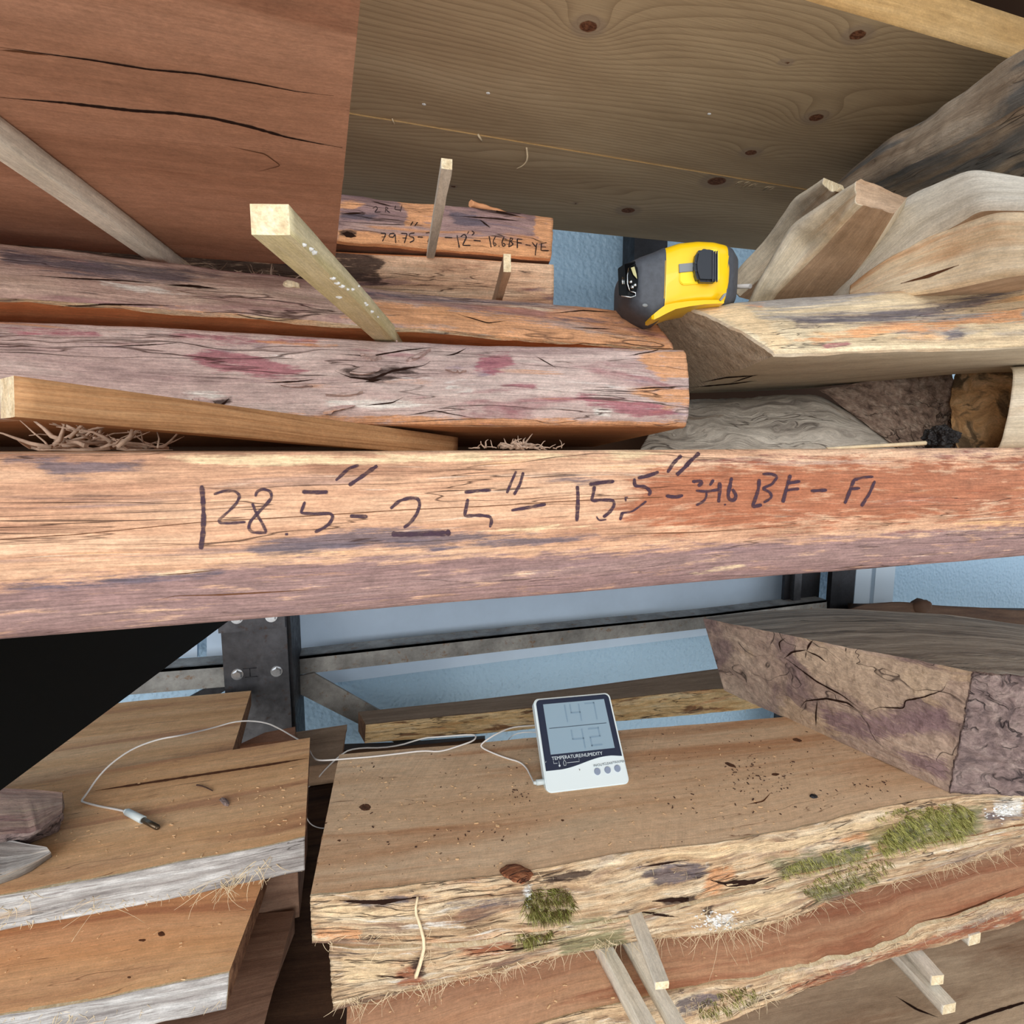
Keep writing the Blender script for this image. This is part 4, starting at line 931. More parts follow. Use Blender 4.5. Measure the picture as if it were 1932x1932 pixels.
# cream figured slab with the dusty cut end
qs, T_q = plank('cream_slab', 'cream figured live-edge slab with brown dusty end under the tape measure', 'slab',
    Z(.070, (1463, 664), (1600, 661), (1750, 656), (1932, 652), (2150, 640)), [at_y(1290, 579, .385), at_z(1400, 569, .119), at_z(1500, 560, .119), at_z(1700, 545, .119), at_z(1820, 532, .120), at_z(1932, 503, .125), at_z(2150, 455, .128)],
    [at_y(1236, 600, .45), at_d(1500, 590, .64), at_d(1800, 585, .56), at_d(2300, 600, .50)], Z(.070, (1296, 742), (1500, 735), (1800, 705), (2300, 690)),
    [M_greysaw, M_paleedge, M_enddust], split=.003, shellmats=[M_paleedge, M_pale], n=220, nf=34, nt=18, fdisp=bark(.0022, 8, 30, 6.0, 5), bulge=.004, rnd=.002, endamp=.0012)
bm = bmesh.new()
for pts, w in [([(1320, 722), (1370, 712), (1430, 708)], 2.5), ([(1300, 731), (1380, 724), (1428, 718)], 2.5), ([(1380, 722), (1410, 712), (1430, 706)], 2)]: ribbon(bm, T_q, pts, w, .0003, 3, taper=.3)
from_bm('crack', bm, M_crack, qs)
# pieces filling the gap under it
u1, T_u1 = plank('curly_slab', 'grey curly-figured slab between the marked slab and cream slab', 'slab',
    Z(.0005, (1228, 849.4), (1400, 849.2), (1560, 849), (1712, 848.9)) if False else [at_y(1205, 850, .50), at_y(1400, 851, .46), at_y(1560, 851, .43), at_y(1712, 851, .40)],
    [at_y(1300, 752, .60), at_y(1420, 745, .52), at_y(1540, 738, .47), at_y(1640, 800, .43)],
    [at_y(1400, 762, .78), at_y(1500, 760, .75), at_y(1580, 765, .72), at_y(1660, 800, .70)], [at_y(1300, 852, .75), at_y(1450, 852, .75), at_y(1600, 852, .72), at_y(1720, 852, .70)],
    [M_figure, M_figure, M_figure], n=140, nf=24, nt=10, fdisp=bark(.003, 22, 40, 9.0, 5, .3), bulge=.01, rnd=.004)
u2, T_u2 = plank('bark_slab', 'slab end with rough dark bark under the cream slab', 'slab',
    [at_y(1700, 851, .40), at_y(1760, 851, .395), at_y(1802, 851, .39)], [at_y(1545, 735, .46), at_y(1680, 712, .42), at_y(1796, 703, .40)],
    [at_y(1600, 740, .60), at_y(1720, 730, .58), at_y(1800, 725, .56)], [at_y(1640, 852, .60), at_y(1740, 852, .58), at_y(1800, 852, .56)],
    [M_bark, M_bark, M_bark], n=90, nf=50, nt=10, fdisp=bark(.0045, 60, 60, 10.0, 5, .5), rnd=.002)
u3, T_u3 = plank('tan_slab', 'tan marbled slab piece left of the pale sawn end', 'slab',
    [at_y(1806, 851, .37), at_y(1850, 851, .36), at_y(1900, 851, .35)], [at_y(1800, 702, .40), at_y(1850, 694, .37), at_y(1925, 684, .345)],
    [at_y(1830, 730, .55), at_y(1880, 725, .52), at_y(1960, 720, .50)], [at_y(1820, 852, .55), at_y(1880, 852, .52), at_y(1960, 852, .50)],
    [M_tanbark, M_tanbark, M_tanbark], n=60, nf=30, nt=8, fdisp=bark(.003, 40, 50, 11.0, 5, .2), bulge=.006, rnd=.004)
u4, T_u4 = plank('sawn_off_block', 'pale dusty sawn block cut by the right edge, on the marked slab', 'block',
    [at_y(1884, 849, .31), at_y(1940, 849, .30), at_y(2100, 849, .29)], [at_y(1912, 690, .31), at_y(1960, 688, .30), at_y(2100, 690, .29)],
    [at_y(1935, 700, .40), at_y(2000, 700, .40), at_y(2150, 700, .39)], [at_y(1915, 850, .40), at_y(2000, 850, .40), at_y(2150, 850, .39)],
    [M_endpale, M_pale, M_endpale], n=50, nf=20, nt=6, fdisp=bark(.0012, 40, 40, 12.0, 4), bulge=.006, rnd=.006)
bm = bmesh.new(); c0 = at_y(1775, 826, .335)
r = bmesh.ops.create_icosphere(bm, subdivisions=5, radius=1, matrix=Matrix.Translation(c0) @ Matrix.Diagonal((.0135, .011, .0085, 1)))
for v in bm.verts:
    d = (v.co - c0); L = fr(v.co.x * 190, v.co.y * 190, v.co.z * 90, 5); v.co += d.normalized() * (L * .005)
    if v.co.z < E.z - .0: v.co.z = E.z + .0004
tag(from_bm('charred_lump', bm, plain('charred_resin', (22, 18, 20), .55, nscale=300, namt=.5, bump=1), smooth=False), 'black crusty lump of burnt-looking bark on the marked slab', 'bark')
bm = bmesh.new(); tube(bm, [at_y(1560, 847, .32), at_y(1640, 842, .315), at_y(1700, 839, .31), at_y(1746, 836, .305)], .0012, 6, .0018, 1)
tag(from_bm('split_twig', bm, M_fibre), 'thin pale split twig lying on the marked slab at right', 'twig')
bm = bmesh.new(); tube(bm, [at_d(1380, 541, .52), at_d(1416, 540, .50)], .0022, 8); tag(from_bm('white_rod', bm, M_cable), 'white rod end glimpsed right of the tape measure', 'rod')

# ================================================================== LOWER RIGHT STACK
zt = -.43
FT1 = [(585, 1690), (640, 1690), (750, 1672), (850, 1661), (960, 1650), (1020, 1640), (1100, 1622), (1160, 1608), (1230, 1600), (1320, 1594), (1420, 1580), (1500, 1562), (1600, 1538), (1700, 1513), (1790, 1500), (1932, 1494), (2100, 1470)]
FB1 = [(590, 1776), (720, 1784), (900, 1775), (1100, 1745), (1300, 1700), (1500, 1652), (1700, 1600), (1932, 1552), (2100, 1520)]
l1, T_l1 = plank('display_slab', 'wide live-edge slab carrying the thermometer, cream shredded front edge', 'slab',
    Z(-.474, *FB1), Z(zt, *FT1), Z(zt, (640, 1424), (1050, 1388), (1480, 1353), (1700, 1330), (1900, 1312)), Z(-.474, (652, 1462), (1050, 1425), (1480, 1386), (1700, 1362), (1900, 1340)),
    [M_table, M_edgecream, M_endbrown], split=.004, shellmats=[M_edgecream, M_endpale], n=320, nf=40, nt=40, fdisp=bark(.0045, 16, 90, 13.0, 6, .45), tdisp=.0003, wob=.002)
FB2 = [(628, 1905), (680, 1896), (740, 1874), (800, 1866), (900, 1842), (1000, 1814), (1130, 1792), (1200, 1768), (1270, 1770), (1340, 1757), (1430, 1760), (1520, 1717), (1650, 1672), (1750, 1650), (1850, 1622), (1932, 1592), (2100, 1540)]
FT2 = [(622, 1782), (720, 1790), (900, 1781), (1100, 1751), (1300, 1706), (1500, 1658), (1700, 1606), (1932, 1558), (2100, 1526)]
l2, T_l2 = plank('shredded_slab', 'slab directly under the thermometer slab with shaggy cream bark edge and moss', 'slab',
    Z(-.535, *FB2), Z(-.482, *FT2), Z(-.482, (680, 1500), (1100, 1450), (1600, 1405), (1900, 1375)), Z(-.535, (690, 1540), (1100, 1490), (1600, 1440), (1900, 1405)),
    [M_table, M_edgecream, M_endbrown], split=.004, shellmats=[M_edgecream, M_endpale], n=320, nf=40, nt=16, fdisp=bark(.0045, 16, 90, 14.0, 6, .45), wob=.002)
FT3 = [(648, 2046), (760, 2010), (1000, 1934), (1100, 1908), (1250, 1872), (1377, 1850), (1486, 1834), (1594, 1808), (1703, 1766), (1797, 1733), (1932, 1688), (2100, 1630)]
FB3 = [(652, 2150), (900, 2060), (1200, 1985), (1340, 1938), (1400, 1912), (1440, 1893), (1560, 1852), (1700, 1802), (1800, 1777), (1932, 1736), (2100, 1680)]
l3, T_l3 = plank('red_faced_slab', 'red-brown sawn slab below the shredded slab with a wavy yellow edge', 'slab',
    Z(-.592, *FB3), Z(-.556, *FT3), Z(-.556, (668, 1640), (1100, 1560), (1600, 1500), (2000, 1450)), Z(-.592, (672, 1680), (1100, 1600), (1600, 1540), (2000, 1480)),
    [M_redtop, M_edgecream, M_endbrown], split=.0035, shellmats=[M_edgecream, M_endpale], n=300, nf=24, nt=40, fdisp=bark(.004, 16, 90, 15.0, 6, .4), tdisp=.0003)
l4 = plank('bottom_grey_board', 'broad grey-brown weathered board in the lower right corner', 'slab',
    Z(-.70, (700, 2700), (1300, 2500), (2000, 2300), (2600, 2150)), Z(-.66, (700, 2600), (1300, 2400), (2000, 2200), (2600, 2050)), Z(-.66, (900, 1780), (1300, 1700), (2000, 1590), (2500, 1520)), Z(-.70, (900, 1800), (1300, 1730), (2000, 1610), (2500, 1540)),
    [wood('grey_brown_board', [(142, 118, 94), (190, 166, 138), (206, 184, 156)], s=(2, 14), fib=(20, 700, .16), seed=31, patches=[dict(col=(122, 84, 56), s=(3, 9), lo=.55, hi=.68, a=.7)], bump=.3), M_sawbrown, M_sawbrown], n=140, nf=6, nt=60, tdisp=.0006)
T_l4 = l4[1]
bm = bmesh.new()
ribbon(bm, T_l4, [(1932, 1892), (1880, 1908), (1830, 1925), (1790, 1945)], 7, .0003, 4); ribbon(bm, T_l4, [(1690, 1880), (1730, 1905), (1770, 1920)], 5, .0003, 4, taper=.4)
from_bm('crack', bm, M_crack, l4[0])
# slab behind, cream edge
k1, T_k = plank('rear_slab', 'narrow slab behind the thermometer with bright stripped edge', 'slab',
    Y(.93, (688, 1402), (900, 1385), (1100, 1366), (1300, 1349), (1442, 1335), (1600, 1320)), Y(.935, (690, 1367), (900, 1346), (1100, 1325), (1345, 1300), (1440, 1296), (1600, 1280)),
    Y(1.04, (676, 1343), (900, 1320), (1100, 1296), (1350, 1262), (1600, 1235)), Y(1.04, (676, 1380), (900, 1357), (1100, 1333), (1350, 1300), (1600, 1270)),
    [M_tansaw, M_rearedge, M_endbrown], split=.003, shellmats=[M_rearedge, M_endbrown], n=180, nf=16, nt=8, fdisp=bark(.003, 14, 60, 16.0, 5, .3))
# the big old wedge slab
FB = [at_z(1790, 1494, zt + .0005), at_z(1932, 1500, zt + .0005), at_z(2250, 1490, zt + .0005)]
FT = [at_d(1836, 1268, .63), at_d(1932, 1276, .62), at_d(2250, 1290, .60)]
BT = [at_d(1326, 1166, .985), at_d(1450, 1152, .97), at_d(1560, 1147, .94), at_d(1800, 1160, .90), at_d(1932, 1180, .88), at_d(2250, 1200, .8)]
BB = [at_d(1366, 1302, .95), at_d(1700, 1290, .92), at_d(2250, 1290, .85)]
w1, T_w = plank('old_wedge_slab', 'massive old grey-brown slab with cracked cut end, resting on the thermometer slab', 'slab', FB, FT, BT, BB,
    [M_oldtop, M_oldbark, M_oldend], split=.005, shellmats=[M_oldbark, M_oldbark], n=110, nf=60, nt=110, fdisp=bark(.006, 40, 40, 17.0, 6, .4), tdisp=.002, endamp=.002)
bm = bmesh.new()
for pts, w in [([(1482, 1204), (1470, 1212), (1474, 1230)], 3), ([(1534, 1208), (1526, 1218), (1523, 1228)], 5), ([(1480, 1242), (1495, 1230), (1522, 1226)], 4), ([(1522, 1228), (1545, 1238), (1560, 1250)], 3), ([(1522, 1228), (1520, 1242)], 2),
               ([(1480, 1240), (1500, 1255), (1540, 1285), (1590, 1312), (1620, 1335)], 3), ([(1510, 1336), (1520, 1322), (1560, 1318), (1600, 1326), (1625, 1345)], 4), ([(1543, 1320), (1540, 1345), (1540, 1372)], 3), ([(1597, 1220), (1596, 1230)], 2),
               ([(1640, 1342), (1660, 1334), (1706, 1336), (1708, 1322), (1740, 1316), (1780, 1302), (1788, 1285)], 3)]: ribbon(bm, T_w, pts, w, .0008, 3, taper=.3)
from_bm('crack', bm, M_crack, w1)
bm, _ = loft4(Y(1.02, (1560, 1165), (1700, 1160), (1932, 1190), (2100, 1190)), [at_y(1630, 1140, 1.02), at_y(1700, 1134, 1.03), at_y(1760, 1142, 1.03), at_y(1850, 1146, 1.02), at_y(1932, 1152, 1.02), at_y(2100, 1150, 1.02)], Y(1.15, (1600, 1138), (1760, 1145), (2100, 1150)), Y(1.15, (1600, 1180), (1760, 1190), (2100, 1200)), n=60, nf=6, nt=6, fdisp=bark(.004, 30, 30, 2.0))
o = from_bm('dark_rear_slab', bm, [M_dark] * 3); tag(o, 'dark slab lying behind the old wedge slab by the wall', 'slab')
bm = bmesh.new(); bmesh.ops.create_icosphere(bm, subdivisions=3, radius=1, matrix=Matrix.Translation(at_y(1738, 1143, 1.03)) @ Matrix.Diagonal((.03, .02, .02, 1)))
for v in bm.verts: v.co += v.normal * .006 * fr(v.co.x * 40, v.co.y * 40, v.co.z * 40)
tag(from_bm('bark_knot', bm, M_dark, smooth=True), 'dark rounded knot of bark poking up behind the old slab', 'bark')
# spacer sticks in the lower stack
def fwdstick(label, far, near, z, w, h, mat=M_stick, ext=0.04):
    a, b = at_z(*near, z), at_z(*far, z); b = b + (b - a).normalized() * ext; return stick(label, a, b, w, h, mat)
fwdstick('stick with squared pale end and ink smudge in the mossy edge', (1186, 1704), (1249, 1866), -.4815, .0125, .0075)
fwdstick('narrow stick leaving the bottom edge, leftmost of the lower sticks', (1130, 1792), (1236, 1990), -.5555, .0135, .019, ext=.06)
fwdstick('broad stick leaving the bottom edge beside the narrow one', (1186, 1788), (1300, 1990), -.548, .013, .012, ext=.06)
fwdstick('pale square stick end under the yellow edge at lower right, shorter one', (1715, 1798), (1768, 1858), -.610, .015, .012, ext=.05)
fwdstick('pale stick with rounded tip lowest at lower right', (1705, 1822), (1790, 1912), -.628, .017, .012, ext=.06)
fwdstick('short pale stick stub below the yellow edge near the right side', (1790, 1742), (1838, 1782), -.603, .018, .014, ext=.05)

# ================================================================== LOWER LEFT STACK
za = -.42
a1, T_a1 = plank('probe_slab', 'golden sawn slab at lower left where the white probe lies, silvery edge', 'slab',
    Z(-.456, (-300, 1818), (0, 1756), (300, 1700), (575, 1642)), Z(za, (-300, 1745), (0, 1690), (150, 1664), (300, 1634), (450, 1608), (575, 1580)),
    Z(za, (-250, 1545), (40, 1479), (300, 1436), (585, 1392)), Z(-.456, (-250, 1590), (40, 1525), (300, 1480), (583, 1436)),
    [M_tablel, M_edgewhite, M_endbrown], split=.0035, shellmats=[M_edgewhite, M_endpale], n=240, nf=24, nt=40, fdisp=bark(.0026, 12, 70, 20.0, 5, .25), tdisp=.0003, wob=.002)
a2, T_a2 = plank('lower_golden_slab', 'golden sawn slab beneath the probe slab with small dark knots and grey edge', 'slab',
    Z(-.535, (-300, 2060), (0, 1985), (230, 1940), (427, 1903)), Z(-.50, (-300, 1975), (0, 1918), (230, 1876), (350, 1850), (432, 1835)),
    Z(-.50, (-250, 1690), (0, 1640), (300, 1590), (520, 1600)), Z(-.535, (-250, 1720), (0, 1670), (300, 1630), (515, 1640)),
    [M_tablel, M_edgewhite, M_endbrown], split=.0035, shellmats=[M_edgewhite, M_endpale], n=200, nf=22, nt=40, fdisp=bark(.0026, 12, 70, 21.0, 5, .25), tdisp=.0003)
for k_, e_ in enumerate([(305, 1762, 8, 6), (268, 1774, 8, 3), (244, 1844, 4, 2.5)]): polypatch('knot', T_a2, a2, ell(*e_), M_knot, .0002, 1.5, 3, k_)
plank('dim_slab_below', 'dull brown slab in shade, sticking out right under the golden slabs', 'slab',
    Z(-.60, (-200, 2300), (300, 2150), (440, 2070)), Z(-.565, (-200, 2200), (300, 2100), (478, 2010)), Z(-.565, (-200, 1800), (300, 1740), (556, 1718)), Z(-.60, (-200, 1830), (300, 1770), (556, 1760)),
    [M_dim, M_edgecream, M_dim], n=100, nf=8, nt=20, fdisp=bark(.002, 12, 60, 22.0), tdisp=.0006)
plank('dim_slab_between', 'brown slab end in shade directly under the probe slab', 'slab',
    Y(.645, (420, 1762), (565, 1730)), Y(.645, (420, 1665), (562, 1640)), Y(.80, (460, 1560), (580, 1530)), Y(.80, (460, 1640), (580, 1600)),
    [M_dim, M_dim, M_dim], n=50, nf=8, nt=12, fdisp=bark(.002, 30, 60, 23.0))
plank('gap_filler_slab', 'dark filler slab added across the gap between the stacks', 'slab',  # added filler, keeps the gap between the stacks dark
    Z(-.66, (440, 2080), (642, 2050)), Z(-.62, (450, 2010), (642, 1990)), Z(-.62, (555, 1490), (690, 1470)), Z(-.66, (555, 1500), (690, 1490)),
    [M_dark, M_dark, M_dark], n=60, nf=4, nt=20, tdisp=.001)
plank('shade_filler_slab', 'dark filler slab added as shade just below the bright stripped rear slab', 'slab',  # added, dark wood standing in for shade under the rear slab
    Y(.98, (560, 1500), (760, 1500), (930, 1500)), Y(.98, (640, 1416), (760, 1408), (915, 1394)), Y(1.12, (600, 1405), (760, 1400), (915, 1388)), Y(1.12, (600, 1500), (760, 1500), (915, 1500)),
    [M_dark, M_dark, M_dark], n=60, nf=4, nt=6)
tag(from_bm('rear_filler_slab', wbox(-.55, 1.3, .66, .82, E.z - .067, E.z + .104), M_dark), 'dark filler slab added to close the gap behind the pink-edged and curly slabs', 'slab')  # added filler, hides the bright wall so the gap stays dark
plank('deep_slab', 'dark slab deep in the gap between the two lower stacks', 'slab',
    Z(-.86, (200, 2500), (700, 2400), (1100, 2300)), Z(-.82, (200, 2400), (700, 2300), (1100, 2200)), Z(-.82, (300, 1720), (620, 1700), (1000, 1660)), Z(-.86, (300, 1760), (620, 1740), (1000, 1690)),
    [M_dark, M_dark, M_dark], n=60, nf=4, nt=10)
a0, _ = plank('rear_golden_slab', 'golden sawn slab behind the probe slab, partly behind the black arm', 'slab',
    Z(-.468, (-200, 1590), (200, 1510), (438, 1470)), Z(-.432, (-200, 1530), (200, 1462), (436, 1424)), Z(-.432, (-200, 1385), (240, 1324), (474, 1303)), Z(-.468, (-200, 1420), (240, 1350), (474, 1330)),
    [M_tablel, M_edgewhite, M_endbrown], n=140, nf=8, nt=26, fdisp=bark(.002, 12, 60, 24.0), tdisp=.0003)
plank('short_shelf_board', 'small brown board end showing right of the rear golden slab', 'board',
    Z(-.50, (440, 1450), (590, 1440)), Z(-.465, (450, 1405), (556, 1396)), Z(-.465, (500, 1382), (557, 1371)), Z(-.50, (500, 1400), (557, 1390)), [M_sawbrown, M_sawbrown, M_endbrown], n=30, nf=4, nt=8)
plank('grey_board_end', 'greyish board end right of the column foot, before the gap', 'board',
    Z(-.53, (470, 1500), (640, 1475)), Z(-.49, (480, 1460), (642, 1438)), Z(-.49, (560, 1381), (655, 1367)), Z(-.53, (560, 1400), (652, 1390)), [M_tansaw, M_tansaw, M_endbrown], n=40, nf=4, nt=12)
# two offcuts on the probe slab
e1, T_e1 = plank('bark_offcut', 'chunky red-brown offcut with frosted rim on the probe slab', 'offcut',
    Z(za + .001, (-200, 1640), (0, 1605), (60, 1594), (108, 1572)), [at_z(-200, 1590, -.388), at_z(0, 1580, -.388), at_z(70, 1576, -.390), at_z(122, 1535, -.395)],
    [at_z(-200, 1495, -.388), at_z(0, 1487, -.386), at_z(60, 1489, -.388), at_z(118, 1495, -.392)], Z(za + .001, (-200, 1540), (0, 1530), (60, 1525), (122, 1520)),
    [M_mauve, M_oldbark, M_bark], n=70, nf=16, nt=20, fdisp=bark(.003, 40, 60, 25.0, 5, .4), tdisp=.0015, rnd=.003)
e2, T_e2 = plank('grey_offcut', 'silvery weathered offcut pointing right, in front of the bark offcut', 'offcut',
    Z(za + .001, (-200, 1730), (0, 1668), (50, 1648), (98, 1616)), Z(za + .014, (-200, 1705), (0, 1655), (50, 1636), (96, 1608)),
    Z(za + .022, (-200, 1600), (0, 1580), (50, 1592), (88, 1598)), Z(za + .001, (-200, 1625), (0, 1605), (50, 1600), (90, 1606)),
    [M_edgewhite, M_oldtop, M_edgecream], n=70, nf=8, nt=16, fdisp=bark(.002, 40, 60, 26.0, 5, .4), tdisp=.001)

# ================================================================== TAPE MEASURE (lying on its side)
def tape():
    dm = .425
    # stations along the case: (px, top row, bottom row, depth of the front face)
    st = [(1181, 505, 568, .418), (1190, 490, 577, .412), (1210, 480, 588, .408), (1235, 471, 600, .406), (1255, 462, 592, .405), (1285, 452, 580, .404), (1320, 448.5, 573, .404), (1350, 450, 571, .405), (1370, 455, 570, .408), (1384, 463, 570, .413), (1392, 478, 569, .422)]
    def stations(lo, hi, k):
        xs = np.linspace(lo, hi, k); A = np.array(st)
        return [(x, np.interp(x, A[:, 0], A[:, 1]), np.interp(x, A[:, 0], A[:, 2]), np.interp(x, A[:, 0], A[:, 3])) for x in xs]
    root = empty('tape_measure', at_d(1290, 575, .425), 'yellow tape measure with charcoal rubber nose lying on the slab ends', 'tape measure')
    back = Vector((.29, .957, 0)).normalized()
    def section(px, r0, r1, d, infl=0.0):
        T = at_d(px, r0, d); B = at_d(px, r1, d); c = (T + B) / 2; hh = (T.z - B.z) / 2 + infl; dep = .026 + infl; up = Vector((0, 0, 1)); P = []
        m = 28
        for k in range(m):
            a = 2 * PI * k / m; ca, sa = math.cos(a), math.sin(a)
            e = .42; x = math.copysign(abs(ca) ** e, ca); y = math.copysign(abs(sa) ** e, sa)
            P.append(c + up * (y * hh) + back * (dep + x * dep * -1) )
        return P
    def part(name, lo, hi, k, mat, infl=0.0, capr=(0, 0)):
        bm = bmesh.new(); rows = []
        S_ = stations(lo, hi, k)
        for i, s in enumerate(S_): rows.append([bm.verts.new(p) for p in section(*s, infl)])
        for a, b in zip(rows[:-1], rows[1:]):
            n_ = len(a)
            for j in range(n_): 
                f = bm.faces.new([a[j], a[(j + 1) % n_], b[(j + 1) % n_], b[j]]); f.smooth = True
        for r, sg, pxs in ((rows[0], -1, S_[0]), (rows[-1], 1, S_[-1])):
            c = sum((v.co for v in r), Vector()) / len(r); ctr = bm.verts.new(c + Vector((.957, -.29, 0)) * (.0015 * sg))
            mid = [bm.verts.new(v.co.lerp(c, .35) + Vector((.957, -.29, 0)) * (.001 * sg)) for v in r]
            for j in range(len(r)):
                f = bm.faces.new([r[j], r[(j + 1) % len(r)], mid[(j + 1) % len(r)], mid[j]]); f.smooth = True
                bm.faces.new([mid[j], mid[(j + 1) % len(r)], ctr])
        return from_bm(name, bm, mat, root)
    part('rubber_nose', 1181, 1256, 22, M_rubber, .0006)
    cs = part('case', 1254, 1376, 30, M_yellow, 0)
    part('rear_bumper', 1373, 1392, 8, M_rubber, .0005)
    # yellow lower skirt curling under the nose
    bm = bmesh.new(); rows = []
    for (px, ra, rb, d) in [(1229, 602, 596, .404), (1234, 592, 603, .4025), (1245, 583, 598, .402), (1256, 575, 592, .402), (1275, 571, 583, .4025), (1300, 568, 578, .403), (1330, 566, 574, .404), (1366, 566, 572, .406)]:
        a, b = at_d(px, min(ra, rb), d), at_d(px, max(ra, rb), d); rows.append([bm.verts.new(p) for p in (a, b, b + back * .02, a + back * .02)])
    for a, b in zip(rows[:-1], rows[1:]):
        for j in range(4): bm.faces.new([a[j], a[(j + 1) % 4], b[(j + 1) % 4], b[j]]).smooth = False
    bm.faces.new(rows[0]); bm.faces.new(rows[-1][::-1]); from_bm('case_skirt', bm, M_yellow, root)
    def plate(name, poly, d, th, mat, par=None, bev=.0006, ds=None):
        P = [at_d(a, b, d if ds is None else ds[i]) for i, (a, b) in enumerate(poly)]
        bm = rect_prism(P, back * th); bmesh.ops.recalc_face_normals(bm, faces=bm.faces)
        if bev: bmesh.ops.bevel(bm, geom=list(bm.edges), offset=bev, segments=2, affect='EDGES')
        return from_bm(name, bm, mat, par or root)
    plate('recess_panel', [(1281, 474), (1290, 470), (1352, 469), (1357, 476), (1358, 528), (1350, 533), (1288, 537), (1282, 530)], .4035, .003, M_yellowlt)
    plate('slot_label', [(1281, 498), (1312, 495), (1312, 511), (1282, 514)], .4025, .002, M_slot, bev=.0002)
    bt = plate('lock_button', [(1311, 496), (1315, 474), (1324, 468), (1336, 468), (1352, 472), (1356, 500), (1354, 531), (1335, 531), (1318, 530), (1312, 512)], .397, .008, M_btn, bev=.0018)
    for xx in (1345, 1349, 1353): plate('ridge', [(xx, 473), (xx + 1.5, 473), (xx + 1.2, 531), (xx - .3, 531)], .3960, .002, M_rubber, bt, 0)
    # hook and the dark mouth with rivets
    plate('mouth', [(1180, 500), (1196, 492), (1203, 500), (1205, 515), (1204, 545), (1198, 556), (1180, 553)], .4045, .006, M_gloss, bev=.0015)
    hk = plate('hook', [(1166, 506), (1178, 498), (1198, 491), (1200, 495), (1187, 506), (1184, 520), (1185, 545), (1200, 553), (1198, 560), (1184, 560), (1168, 557), (1167, 532)], .400, .0012, M_gloss, bev=.0004, ds=[.403] * 2 + [.4005] * 8 + [.403] * 2)
    bm = bmesh.new()
    for (a, b) in ((1190, 532), (1198, 538), (1193, 542)): bmesh.ops.create_icosphere(bm, subdivisions=2, radius=.0014, matrix=Matrix.Translation(at_d(a, b, .4025)))
    from_bm('rivet', bm, M_chrome, hk)
    bm = bmesh.new()
    P = [at_d(a, b, .3992) for a, b in [(1186, 506), (1183.5, 520), (1184, 536), (1188, 549)]]; tube(bm, P, .0005, 5)
    tube(bm, [at_d(a, b, .3992) for a, b in [(1190, 550), (1199, 552), (1199, 558), (1190, 561), (1172, 558)]], .0005, 5)
    tube(bm, [at_d(1174, 523, .4015), at_d(1174.5, 537, .4015)], .0005, 5); tube(bm, [at_d(1177, 523, .4015), at_d(1177.5, 537, .4015)], .0003, 5)
    from_bm('worn_rim', bm, M_chrome, hk)
    plate('blade_stub', [(1190, 505), (1197, 503), (1201, 518), (1202, 526), (1195, 518)], .4030, .0006, plain('worn_yellow_blade', (176, 170, 120), .4), bev=0)
    bm = bmesh.new(); bmesh.ops.create_icosphere(bm, subdivisions=2, radius=.002, matrix=Matrix.Translation(at_d(1217, 576, .4045)) @ Matrix.Diagonal((1.2, .5, .7, 1))); from_bm('case_screw', bm, M_slot, root)
    bm = rect_prism([at_d(a, b, .4040) for a, b in ((1358, 566), (1366, 554), (1371, 552), (1369, 558), (1361, 567))], back * .004); from_bm('chipped_corner', bm, M_slot, root)
    return root
tape()

# ================================================================== THERMOMETER
BL, BR = at_z(1032, 1497, zt + .0012), at_z(1189, 1478, zt + .0012)
wd = (BR - BL).length; dT = (at_d(1032, 1497, 1) - E); 
db = (RM.transposed() @ (BL - E)).z * -1
TL = at_d(1015, 1318, db * 158.1 / 141 * .985); ex = (BR - BL).normalized(); ey = (TL - BL); ey = (ey - ex * ey.dot(ex)); ht = ey.length; ey.normalize(); ez = ex.cross(ey)
if ez.dot(E - BL) < 0: ez = -ez
th = empty('thermometer', BL + ex * wd / 2, 'white and navy digital thermometer-hygrometer standing on the slab', 'thermometer')
def FP(u, v, w=0.0): return BL + ex * (u * wd) + ey * ((1 - v) * ht) + ez * w      # v from the top
def rr(u0, v0, u1, v1, r, seg=6):
    P = []; ru, rv = r / wd, r / ht
    for cx, cy, a0 in ((u1 - ru, v0 + rv, -90), (u1 - ru, v1 - rv, 0), (u0 + ru, v1 - rv, 90), (u0 + ru, v0 + rv, 180)):
        for k in range(seg + 1):
            a = math.radians(a0 + 90 * k / seg); P.append((cx + ru * math.cos(a), cy + rv * math.sin(a)))
    return P
def fprism(name, poly, w0, w1, mat, bev=0, par=None):
    bm = rect_prism([FP(u, v, w0) for u, v in poly], ez * (w1 - w0)); bmesh.ops.recalc_face_normals(bm, faces=bm.faces)
    if bev:
        es = [e for e in bm.edges if len(e.link_faces) == 2 and e.calc_face_angle(0) > 1]; bmesh.ops.bevel(bm, geom=es, offset=bev, segments=3, affect='EDGES')
    return from_bm(name, bm, mat, par or th)
fprism('case', rr(0, 0, 1, 1, .007), -.017, 0, M_white, .0016)
wave = [(u, .785 - .085 * (1 - math.cos(min(1, max(0, (u - .18) / .62)) * PI)) / 2 * 1.0 + (.02 if u > .85 else 0) * (u - .85) / .15) for u in np.linspace(.975, .025, 30)]
bez = [p for p in rr(.025, .02, .975, .9, .006) if p[1] < .6] ; bez = [p for p in bez]
tl = [p for p in bez if p[0] < .5]; tr = [p for p in bez if p[0] >= .5]
fprism('bezel', tl[::1] + tr[::1] + wave, .0, .0008, M_navy)
lcd = fprism('display', [(.11, .075), (.905, .075), (.905, .625), (.11, .625)], .0008, .0012, M_lcd)
fprism('divider', [(.14, .345), (.87, .345), (.87, .352), (.14, .352)], .0012, .0014, M_segline, par=lcd)
SEG = {'1': 'bc', '4': 'fgbc', '7': 'abc', '2': 'abged', '.': ''}
